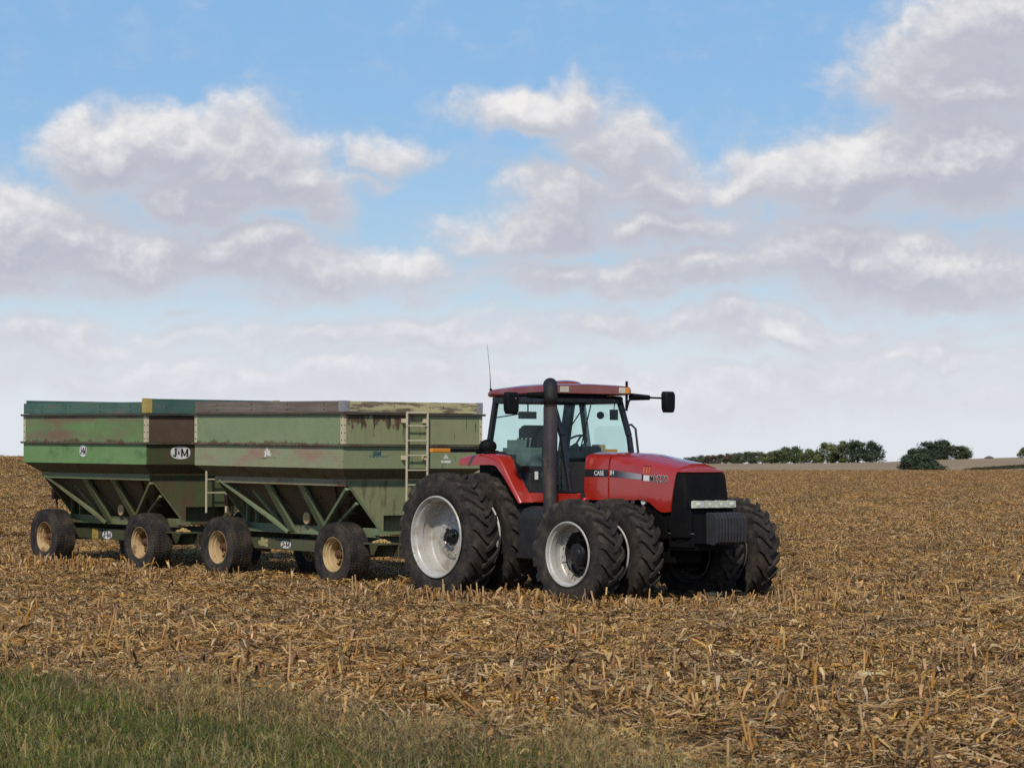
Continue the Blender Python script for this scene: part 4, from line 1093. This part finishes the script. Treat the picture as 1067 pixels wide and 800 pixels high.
# standing stubs in rows
P_,R_,S_,I_=[],[],[],[]
row=.76
for (d0,d1,keep) in ((17,62,1.0),(62,120,.6),(120,240,.22)):
    for ry_ in np.arange(d0,d1,row if d1<130 else row*2):
        hw=.255*ry_+3; xs=np.arange(-hw,hw,.19 if d1<130 else .3); yy=ry_+rng.normal(0,.07,len(xs)); xs=xs+rng.normal(0,.05,len(xs))
        pr=keep*(.08+.85*sst(vnoise(xs,yy,.33,4.1)+.25*vnoise(xs,yy,1.3,.4),.62,.92))
        k=(rng.random(len(xs))<pr)&(verge(xs,yy)<-.3)&~((xs/ry_<-.02)&(yy>190))
        # wheel and body clearance of the parked train
        xs,yy=xs[k],yy[k]
        a_=(xs-.217)*math.sin(TH)-(yy-43.14)*math.cos(TH); b_=-(xs-.217)*math.cos(TH)-(yy-43.14)*math.sin(TH)
        k=~((np.abs(b_)<1.85)&(a_>-14)&(a_<4.7)&(rng.random(len(xs))<.8)); xs,yy=xs[k],yy[k]; n=len(xs)
        P_.append(np.stack([xs,yy,zland(xs,yy)],-1)); R_.append(np.stack([rng.normal(0,.12,n),rng.normal(0,.12,n),rng.random(n)*6.283],-1))
        s0=rng.uniform(.75,1.15,n); S_.append(np.stack([s0,s0,s0],-1)); I_.append(rng.integers(0,16,n))
# the tall fringe of stubs left uncrushed beside the wheels
for (a0,a1,b0,b1,n) in ((-13.5,-8.2,1.5,2.3,40),(-12.3,-8.9,1.62,2.05,120),(1.0,5.2,1.95,3.0,80),(-1.5,2.0,1.9,2.8,50),(4.6,5.8,-2,2.2,50)):
    a=rng.uniform(a0,a1,n); b=rng.uniform(b0,b1,n); xs=.217+a*math.sin(TH)-b*math.cos(TH); yy=43.14-a*math.cos(TH)-b*math.sin(TH)
    P_.append(np.stack([xs,yy,zland(xs,yy)],-1)); R_.append(np.stack([rng.normal(0,.28,n),rng.normal(0,.28,n),rng.random(n)*6.283],-1)); s0=rng.uniform(.6,1.25,n); S_.append(np.stack([s0,s0,s0],-1)); I_.append(rng.integers(0,16,n))
scatter('corn_stubble',stubs,np.concatenate(P_),np.concatenate(R_),np.concatenate(S_),np.concatenate(I_),'short standing corn stubs in rows among the litter','crop stubble')
# torn upright stalks along the field's near edge
x,y=band_points(17.5,36,1.0); vv=verge(x,y); k=(vv<-.2)&(vv>-6.5)&(rng.random(len(x))<.10+.45*np.exp(-((vv+1.9)/1.1)**2)); x,y=x[k],y[k]; n=len(x); s0=rng.uniform(.55,1.1,n)
scatter('torn_corn_stalks',husky,np.stack([x,y,zland(x,y)],-1),np.stack([rng.normal(0,.25,n),rng.normal(0,.25,n),rng.random(n)*6.28],-1),np.stack([s0]*3,-1),rng.integers(0,6,n),'torn brown stalks with drooping leaves standing near the verge','crop stubble')

# ------------------------------------------------------------------ verge grass
def grass_mesh(i, nb, h0, h1, rad, cols, wd, lean, dry=0):
    cm=CM()
    for k in range(nb):
        a=random.uniform(0,6.28); r=rad*math.sqrt(random.random()); p=Vector((r*math.cos(a),r*math.sin(a),-.01)); h=random.uniform(h0,h1); yaw=random.uniform(0,6.28)
        d=Vector((math.cos(yaw),math.sin(yaw),0)); sd=Vector((-math.sin(yaw),math.cos(yaw),0)); ln=abs(random.gauss(0,lean)); w=wd*random.uniform(.6,1.3)
        pts=[p+Vector((0,0,1))*h*t+d*h*ln*t*t*1.6+Vector((0,0,-1))*h*ln*.35*t**3 for t in (0,.35,.7,1)]
        c=random.choice(cols); cm.strip(pts,[w*.8,w,w*.7,w*.12],sd,tuple(x*random.uniform(.8,1.2) for x in c))
        if dry and random.random()<dry:      # feathery seed head
            for j in range(7):
                b0=pts[-1]*(1-.05*j)+pts[-2]*(.05*j); yy=random.uniform(0,6.28); e=Vector((math.cos(yy),math.sin(yy),random.uniform(.2,1.0))).normalized()
                cm.strip([b0,b0+e*random.uniform(.03,.08)],[.0022,.001],Vector((-e.y,e.x,0)).normalized(),tuple(x*1.05 for x in c))
    return cm.mesh(f'grass_{i}',GRASS)
GR=[(0.102,0.126,0.025),(0.122,0.145,0.031),(0.078,0.104,0.022),(0.150,0.152,0.038),(0.136,0.129,0.038)]; DR=[(.36,.265,.11),(.44,.34,.16),(.28,.20,.085),(.33,.235,.11)]
tall=bank('tall_grass_pieces',[grass_mesh(i,56,.07,.27,.19,GR*2+DR[:3],.0034,.62) for i in range(7)])
short=bank('short_grass_pieces',[grass_mesh(20+i,64,.05,.17,.22,GR*2+[(0.256,0.236,0.066),(0.288,0.236,0.082)]*2+DR[:2],.0032,.6) for i in range(7)])
weeds=bank('dry_weed_pieces',[grass_mesh(40+i,28,.12,.40,.18,DR*3+GR[:1],.0024,.5,.85) for i in range(7)])
def lay(name,coll,dens,fn,sc,label,cat,nv=7,reach=(14.5,27)):
    x=rng.uniform(-9.5,6,int(15.5*(reach[1]-reach[0])*dens)); y=rng.uniform(*reach,len(x)); k=rng.random(len(x))<fn(x,y,verge(x,y)); x,y=x[k],y[k]; n=len(x)
    s0=rng.uniform(*sc,n); return scatter(name,coll,np.stack([x,y,zland(x,y)],-1),np.stack([rng.normal(0,.12,n),rng.normal(0,.12,n),rng.random(n)*6.28],-1),np.stack([s0,s0,s0*rng.uniform(.8,1.2,n)],-1),rng.integers(0,nv,n),label,cat)
lay('verge_grass',tall,34,lambda x,y,v: sst(v,-.15,.5)*(1-.85*sst(v,1.7,2.8))*(.15+.85*sst(vnoise(x,y,1.7,2.2),.25,.7)),(.75,1.1),'tall green grass along the edge of the verge','grass')
lay('short_grass',short,44,lambda x,y,v: sst(v,.2,1.8),(.8,1.3),'shorter paler grass of the verge nearest the road','grass')
lay('dry_weeds',weeds,28,lambda x,y,v: np.exp(-((v-.2)/.5)**2)*(.20+.80*sst(x,-4.2,-2.2))*(.25+.75*vnoise(x,y,.9,5))+.05*(v>.2)*vnoise(x,y,1.4,1),(.7,1.1),'wispy brown dry weeds with feathery heads along the verge','weeds')

# two dropped ears of corn in the litter
def ear(name, pos, rz, label, L):
    mb=MB(); prof=[(0,.0001),(.01,.014),(L*.2,.024),(L*.55,.025),(L*.85,.018),(L,.0001)]
    r=empty(name,pos,(0,0,rz)); tag(r,label,'corn ear','dropped ears of corn')
    mk=MB()
    n=18; vs=[]
    for b_,rr in prof:
        for k in range(n):
            a=2*math.pi*k/n; q=rr*(1+.07*math.cos(a*9)); vs.append((b_-L/2,q*math.cos(a),q*math.sin(a)+.03))
    mk.add(vs,[(i*n+k,i*n+(k+1)%n,(i+1)*n+(k+1)%n,(i+1)*n+k) for i in range(len(prof)-1) for k in range(n)],0,True)
    mk.build('cob',simple('yellow_kernels',(.60,.42,.14),.5),r)
    for j in range(4):
        hm=MB(); a=j*1.6+.3; vs=[]
        for i in range(5):
            t=i/4; w=.02*math.sin(math.pi*min(.95,t+.15)); rr=.012+.028*math.sin(t*2.2)
            c=Vector((-L/2-.03+L*.85*t,math.cos(a)*rr,math.sin(a)*rr+.03)); s_=Vector((0,-math.sin(a),math.cos(a)))*w
            vs+=[c-s_,c+s_]
        hm.add(vs,[(2*i,2*i+1,2*i+3,2*i+2) for i in range(4)],0,True); o=hm.build('husk',simple('pale_husk',(.62,.54,.34),.8),r); so=o.modifiers.new('t','SOLIDIFY'); so.thickness=.002
ear('corn_ear',(3.30,25.33,.06),R(12),'pale ear of corn lying in the litter on the right, nearest the camera',.24)
ear('corn_ear',(2.96,40.55,.08),R(-20),'yellow ear of corn lying in front of the far front tyre',.26)

# ------------------------------------------------------------------ distant trees
LEAF = leafy_mat('tree_leaves', .2, .8, .25)
BARK = simple('grey_brown_bark', (.07,.055,.042), .9)
def crown_mesh(name, w, h, cols, lobes, leaf, n, zlow=.12, seed=0, bush=False):
    r=random.Random(seed); cm=CM(); L=[]
    for k in range(lobes):
        t=r.random(); z=h*(zlow+(1-zlow)*(.03+.87*t)); env=math.sin(math.pi*min(1,(.36 if not bush else .5)+.60*t))**.7; rr=r.uniform(.11,.27)*w*(.75+.4*env)
        a=r.uniform(0,6.28); q=r.uniform(.15,.42)*w*env; L.append((Vector((q*math.cos(a),q*math.sin(a),min(z,h-rr*.75))),rr,r.uniform(.75,1.2),r.choice(cols)))
    for k in range(n):
        c,rr,br,base=r.choice(L); d=Vector((r.gauss(0,1),r.gauss(0,1),r.gauss(0,.85))).normalized(); p=c+d*rr*r.uniform(.45,1.08)
        if p.z<h*zlow*.3: continue
        nrm=(d+Vector((r.gauss(0,.5),r.gauss(0,.5),r.gauss(0,.5)))).normalized(); u=nrm.orthogonal().normalized(); w_=nrm.cross(u); s=leaf*r.uniform(.6,1.4); o=len(cm.v)
        cm.v+=[tuple(p-u*s),tuple(p+w_*s*.6),tuple(p+u*s),tuple(p-w_*s*.6)]; cm.f.append((o,o+1,o+2,o+3)); kk=br*r.uniform(.75,1.25); cm.c.append(tuple(x*kk for x in base))
    return cm.mesh(name,LEAF)
def trunk_mb(h, r0, seed):
    r=random.Random(seed); mb=MB(); mb.tube([(0,0,-.4),(r.gauss(0,.1),r.gauss(0,.1),h*.3),(r.gauss(0,.2),r.gauss(0,.2),h*.75)],[r0,r0*.75,r0*.25],8)
    for k in range(5):
        a=r.uniform(0,6.28); z=h*r.uniform(.22,.5); L=h*r.uniform(.2,.38); mb.tube([(0,0,z),(math.cos(a)*L*.5,math.sin(a)*L*.5,z+L*.45),(math.cos(a)*L,math.sin(a)*L,z+L*.8)],[r0*.4,r0*.25,r0*.08],6)
    return mb
OLV=[(0.114,0.114,0.060),(0.134,0.121,0.068),(0.101,0.108,0.057)]; BRN=[(0.161,0.114,0.075),(0.134,0.101,0.068),(0.114,0.108,0.062)]; YEL=[(0.167,0.174,0.069),(0.142,0.155,0.065),(0.115,0.136,0.057)]; DRK=[(0.065,0.091,0.053),(0.081,0.102,0.059),(0.055,0.076,0.049)]; MID=[(0.077,0.105,0.050),(0.091,0.112,0.054),(0.112,0.125,0.062)]  # leaf colours lightened to stand in for distance haze
kinds={'olive':OLV,'brown':BRN,'yellow':YEL,'dark':DRK,'mid':MID}
cache={}
def tree(name, px, ytop, ybase, wpx, kind, label, cat='tree', group=None, d=1200., n=1500, variant=0):
    pxm=2900/d; x=(px-533.5)/pxm; zb=zat(x,d); h=(ybase-ytop)/pxm; w=wpx/pxm
    key=(kind,variant,name)
    if key not in cache:
        H,W=10.,9.
        bush=name=='bush'
        cm=crown_mesh('crown',W,H,kinds[kind],34 if n>1600 else 26,.40 if n<1600 else .33,int(n*1.4),.03 if bush else .04,hash((kind,variant))%1000 if False else {'olive':1,'brown':2,'yellow':3,'dark':4,'mid':5}[kind]*17+variant,bush)
        tm=trunk_mb(H,.22,variant+3); t0=tm.build('trunk',BARK); cache[key]=(cm,t0.data); bpy.data.objects.remove(t0)
    cm,tm=cache[key]
    e=empty(name,(x,d,zb-.05),(0,0,random.uniform(0,6.28))); tag(e,label,cat,group)
    c=bpy.data.objects.new('crown',cm); t=bpy.data.objects.new('trunk',tm)
    for o in (c,t): COL.objects.link(o); o.parent=e
    e.scale=(w/9.,w/9.,h/10.)
    return e
line=[(716,476.4,9,'olive'),(723,475.4,9,'olive'),(730,474.2,8,'mid'),(737,474.0,9,'brown'),(744,473.5,9,'brown'),(751,473.2,9,'olive'),(758,472.2,9,'brown'),(765,472.0,10,'olive'),(772,471.8,10,'mid'),(780,470.2,11,'mid'),(788,469.2,12,'mid'),(797,472.6,10,'yellow'),(804,470.4,10,'brown'),(811,467.2,12,'mid'),(819,465.6,12,'olive'),(828,464.9,13,'mid'),(835,470,9,'mid'),(843,467.8,13,'yellow'),(850,471,9,'yellow')]
for i,(px,yt,w_,kd) in enumerate(line):
    lab={'olive':'small olive tree in the far treeline right of the tractor hood','brown':'small brown-leaved tree in the far treeline right of the tractor hood','mid':'small dull green tree in the far treeline right of the tractor hood','yellow':'small yellow-green tree at the taller right end of the far treeline'}[kd]
    tree('tree',px,yt,483.2,w_*1.75,kd,lab,group='trees of the far treeline',d=1180+random.uniform(-30,40),n=1500,variant=i%3)
tree('tree',862,461.6,482.8,28,'yellow','tall yellow-green tree at the left of the big tree group beyond the field',group='big trees at the end of the treeline',n=2600)
tree('tree',877,459.0,482.6,30,'yellow','broad yellow-green tree in the middle of the big tree group',group='big trees at the end of the treeline',d=1190,n=2600,variant=1)
tree('tree',893,458.4,482.4,30,'dark','dark green tree right of the yellow-green ones in the big tree group',group='big trees at the end of the treeline',d=1170,n=2600)
tree('tree',909,459.6,482.2,26,'dark','dark spreading tree at the right end of the big tree group',group='big trees at the end of the treeline',d=1175,n=2600,variant=1)
for px,yt,w_,kd,lab,v in ((970,458.6,33,'dark','dark tree at the left of the grove behind the bush',0),(983,457.4,34,'dark','tallest dark green tree in the grove behind the bush',2),(996,461.5,30,'mid','green tree in the middle right of the grove behind the bush',1),(1006,466.5,19,'mid','low green tree at the right end of the grove behind the bush',2)):
    tree('tree',px,yt,478.4,w_,kd,lab,group='trees of the grove behind the bush',d=1150,n=2600,variant=v)
tree('bush',953,466.0,489.4,40,'dark','dark dense bush at the edge of the corn field in front of the grove','bush',d=462,n=6000,variant=7)
tree('bush',969,475.0,489.2,30,'dark','low dark shrub right beside the big bush at the field edge','bush',d=464,n=3000,variant=8)
tree('tree',1066,466.0,477.2,13,'yellow','pale tree cut by the right edge of the picture on the skyline',d=1150,n=1800,variant=2)
# low shed roof on the skyline
x=(1030.5-533.5)/2900*1160; mb=MB(); zz=zat(x,1160)
mb.box(-1.5,1.5,-2,2,-.3,.35)
o=mb.build('wall',simple('grey_shed_boards',(.2,.18,.17),.8)); sh=empty('shed',(x,1160,zz)); o.parent=sh
mb=MB(); mb.prism([(-1.8,.3),(1.8,.3),(0,1.05)],1,-2.3,2.3); o=mb.build('roof',simple('dull_shed_roof',(.16,.13,.12),.7),sh); tag(sh,'tiny low shed with a pitched roof on the skyline','shed')
# dark weedy strip running across the far stubble
wp=bank('strip_pieces',[grass_mesh(60+i,26,.3,.95,.6,[(.06,.06,.03),(.09,.075,.04),(.05,.055,.03)],.05,.3) for i in range(4)])
n=900; t=rng.random(n)**.8; x=78+t*34+rng.normal(0,.5,n); y=474+t*96+rng.normal(0,2.5,n); s0=rng.uniform(.6,1.1,n)*(.55+.55*t)
scatter('weed_strip',wp,np.stack([x,y,zland(x,y)-.02],-1),np.stack([np.zeros(n),np.zeros(n),rng.random(n)*6.28],-1),np.stack([s0]*3,-1),rng.integers(0,4,n),'dark strip of weeds across the pale field on the right','weeds')
# ------------------------------------------------------------------ sky, sun, camera
SUN_EL, SUN_AZ = R(42), R(189)         # azimuth from +Y clockwise: behind the camera
world = bpy.data.worlds.new('World'); scene.world = world; world.use_nodes = True
nt = world.node_tree; nt.nodes.clear(); g = G(nt)
# cloud density as a function of direction (thousandths of azimuth and height)
def cloud_group(o1, o2):
    ng = bpy.data.node_groups.new('cloud_density','ShaderNodeTree')
    ng.interface.new_socket('P',in_out='INPUT',socket_type='NodeSocketVector'); ng.interface.new_socket('D',in_out='OUTPUT',socket_type='NodeSocketFloat')
    h = G(ng); gi = ng.nodes.new('NodeGroupInput'); go = ng.nodes.new('NodeGroupOutput')
    P0 = gi.outputs[0]
    wob = h.n('ShaderNodeTexNoise', {'Vector':P0,'Scale':13.0,'Detail':4,'Roughness':.5}).outputs['Color']
    wv = h.n('ShaderNodeVectorMath', {0:wob,1:(.5,.5,.5)}, operation='SUBTRACT').outputs[0]
    wv = h.n('ShaderNodeVectorMath', {0:wv,'Scale':.075}, operation='SCALE').outputs[0]
    Pw = h.n('ShaderNodeVectorMath', {0:P0,1:wv}, operation='ADD').outputs[0]
    # (x, y, rx, ry, weight) in photograph-sized units of the sky
    BL = [(110,165,62,42,1.0),(185,150,85,38,1.0),(255,165,80,48,1.0),(300,195,62,40,.95),(215,205,95,40,.9),(335,215,40,22,.8),
          (40,255,150,62,.95),(150,265,120,40,.9),(250,262,95,34,.95),(340,278,90,34,.95),(430,278,68,24,.85),
          (405,160,64,20,.72),(395,188,45,14,.5),
          (560,118,92,28,.9),(640,150,70,42,.9),(600,200,72,34,.9),(680,195,62,38,.85),(560,240,110,30,.85),(700,235,95,26,.85),
          (800,190,85,34,.95),(900,185,100,52,1.05),(1010,175,120,62,1.1),(1000,95,120,58,.95),(1045,30,110,60,.95),(900,98,50,20,.55),(950,60,60,30,.6),
          (960,285,150,44,1.05),(840,265,110,34,.95),(700,285,150,30,.8),(570,285,100,26,.75),
          (350,300,200,18,.6),(40,305,90,20,.7),(190,325,34,9,.6),
          (60,360,120,26,.8),(200,355,140,24,.6),(420,350,220,26,.75),(700,335,200,24,.75),(820,350,110,26,.9),(1000,345,70,14,.5),(960,372,200,22,.7),
          (300,395,420,30,.8),(750,410,420,36,.85)]
    acc = None
    for (x,y,rx,ry,w) in BL:
        c = ((x-533.5)/1000, (484-y)/1000, 0)
        q = h.n('ShaderNodeVectorMath', {0:Pw,1:c}, operation='SUBTRACT').outputs[0]
        q = h.n('ShaderNodeVectorMath', {0:q,1:(1000/rx/1.85,1000/ry/1.80,0)}, operation='MULTIPLY').outputs[0]
        l = h.n('ShaderNodeVectorMath', {0:q}, operation='LENGTH').outputs['Value']
        k = h.n('ShaderNodeMapRange', {0:l,1:1.0,2:.0,3:0.0,4:w}, interpolation_type='SMOOTHSTEP').outputs[0]
        acc = k if acc is None else h.m('SMOOTH_MAX', acc, k, .22)
    s = h.sep(P0)
    # elsewhere in the sky: ordinary broken cloud
    aw = h.m('ABSOLUTE', s[0]); outside = h.m('MAXIMUM', h.step(aw,.60,.80), h.step(s[1],.52,.70))
    gen = h.m('MULTIPLY', h.step(h.noise(h.map(P0,scale=(1,1.6,1)),2.2,3,.5),.46,.70), h.step(s[1], 2.2, .8))
    acc = h.m('ADD', h.m('MULTIPLY', acc, h.m('SUBTRACT',1.0,outside)), h.m('MULTIPLY', gen, outside))
    f1 = h.noise(h.map(Pw,scale=(1,1.35,1)), 16, o1, .60); f2 = h.noise(h.map(P0,scale=(1,1.6,1),loc=(3,1,2)), 52, o2, .62)
    det = h.m('ADD', h.m('MULTIPLY', h.m('SUBTRACT', f1, .5), .98), h.m('MULTIPLY', h.m('SUBTRACT', f2, .5), .24))
    D = h.m('ADD', acc, h.m('MULTIPLY', det, h.step(acc, .0, .30, .35, 1.0)))
    ng.links.new(D, go.inputs[0])
    return ng
NG_FINE, NG_COARSE = cloud_group(7,4), cloud_group(4,1)
def dens(vec, ng):
    k = nt.nodes.new('ShaderNodeGroup'); k.node_tree = ng; nt.links.new(vec, k.inputs[0]); return k.outputs[0]
dirv = g.n('ShaderNodeTexCoord').outputs['Generated']
s = g.sep(dirv)
az = g.m('MULTIPLY', g.m('ARCTAN2', s[0], s[1]), 2.9); el = g.m('MULTIPLY', g.m('ARCSINE', s[2]), 2.9)
P = g.n('ShaderNodeCombineXYZ', {0:az,1:el,2:0.0}).outputs[0]
up = lambda dx,dy: g.n('ShaderNodeVectorMath', {0:P,1:(dx,dy,0)}, operation='ADD').outputs[0]
d0 = dens(P, NG_FINE); d1 = dens(up(-.006,.014), NG_FINE); d2 = dens(up(-.012,.046), NG_COARSE)
mask = g.step(d0, .12, .72)
thick = g.step(d0, .40, .95)
lit = g.step(g.m('ADD', g.m('SUBTRACT', d0, d1), g.m('MULTIPLY', g.m('SUBTRACT', d0, d2), .55)), -.10, .95)
K = 1/.10
sky = g.n('ShaderNodeTexSky', sky_type='NISHITA', sun_disc=False, sun_elevation=SUN_EL, sun_rotation=SUN_AZ, air_density=1.0, dust_density=.6, ozone_density=2.2, altitude=200).outputs[0]
grey = tuple(c*K for c in (.49,.51,.59)); white = tuple(c*K for c in (.87,.86,.855))
lowc = tuple(c*K for c in (.79,.81,.865))
cl = g.mix(lit, grey, white)
cl = g.mix(g.m('MULTIPLY', g.m('SUBTRACT', 1.0, thick), .22), cl, white)
# distant cloud low in the sky loses contrast
low = g.step(el, .24, .03)
cl = g.mix(g.m('MULTIPLY', low, .68), cl, lowc)
# clear air between the clouds
clear = g.mix(g.step(el, .02, .42), tuple(c*K for c in (.52,.68,.80)), tuple(c*K for c in (.225,.46,.79)))
clear = g.mix(g.step(s[2], .20, .75), clear, tuple(c*K for c in (.07,.17,.40)))
skyc = g.mix(.72, sky, clear)
veil = g.step(el, .24, .03)
skyc = g.mix(g.m('MULTIPLY', veil, .8), skyc, lowc)
final = g.mix(mask, skyc, cl)
# below the horizon: nothing of the sky is seen, keep it dim
final = g.mix(g.step(s[2], -.02, -.10), final, tuple(c*K for c in (.16,.12,.08)))
bg = g.n('ShaderNodeBackground', {'Color':final,'Strength':.10}); wo = g.n('ShaderNodeOutputWorld'); nt.links.new(bg.outputs[0], wo.inputs[0])
sl = bpy.data.lights.new('sun','SUN'); sl.energy = 3.3; sl.angle = R(2.5); sl.color = (1,.93,.82)
so = bpy.data.objects.new('sun', sl); COL.objects.link(so)
sd = Vector((math.sin(SUN_AZ)*math.cos(SUN_EL), math.cos(SUN_AZ)*math.cos(SUN_EL), math.sin(SUN_EL)))
so.rotation_euler = sd.to_track_quat('Z','Y').to_euler(); so.location = sd*80
cam = bpy.data.cameras.new('camera'); co = bpy.data.objects.new('camera', cam); COL.objects.link(co)
co.location = (0,0,2.0); co.rotation_euler = (R(90),0,0)
cam.sensor_width = 36; cam.lens = 2900/1067*36; cam.shift_y = 84/1067; cam.clip_end = 8000; cam.clip_start = .1
cam.dof.use_dof = True; cam.dof.focus_distance = 41.5; cam.dof.aperture_fstop = 7.0
scene.camera = co
scene.view_settings.view_transform = 'Standard'; scene.view_settings.look = 'None'; scene.view_settings.exposure = 0; scene.view_settings.gamma = 1
scene.view_settings.use_curve_mapping = False
scene.cycles.use_denoising = False; scene.cycles.sample_clamp_indirect = 4.0; scene.cycles.use_adaptive_sampling = True; scene.cycles.adaptive_threshold = .006
scene.cycles.max_bounces = 8; scene.cycles.transparent_max_bounces = 12
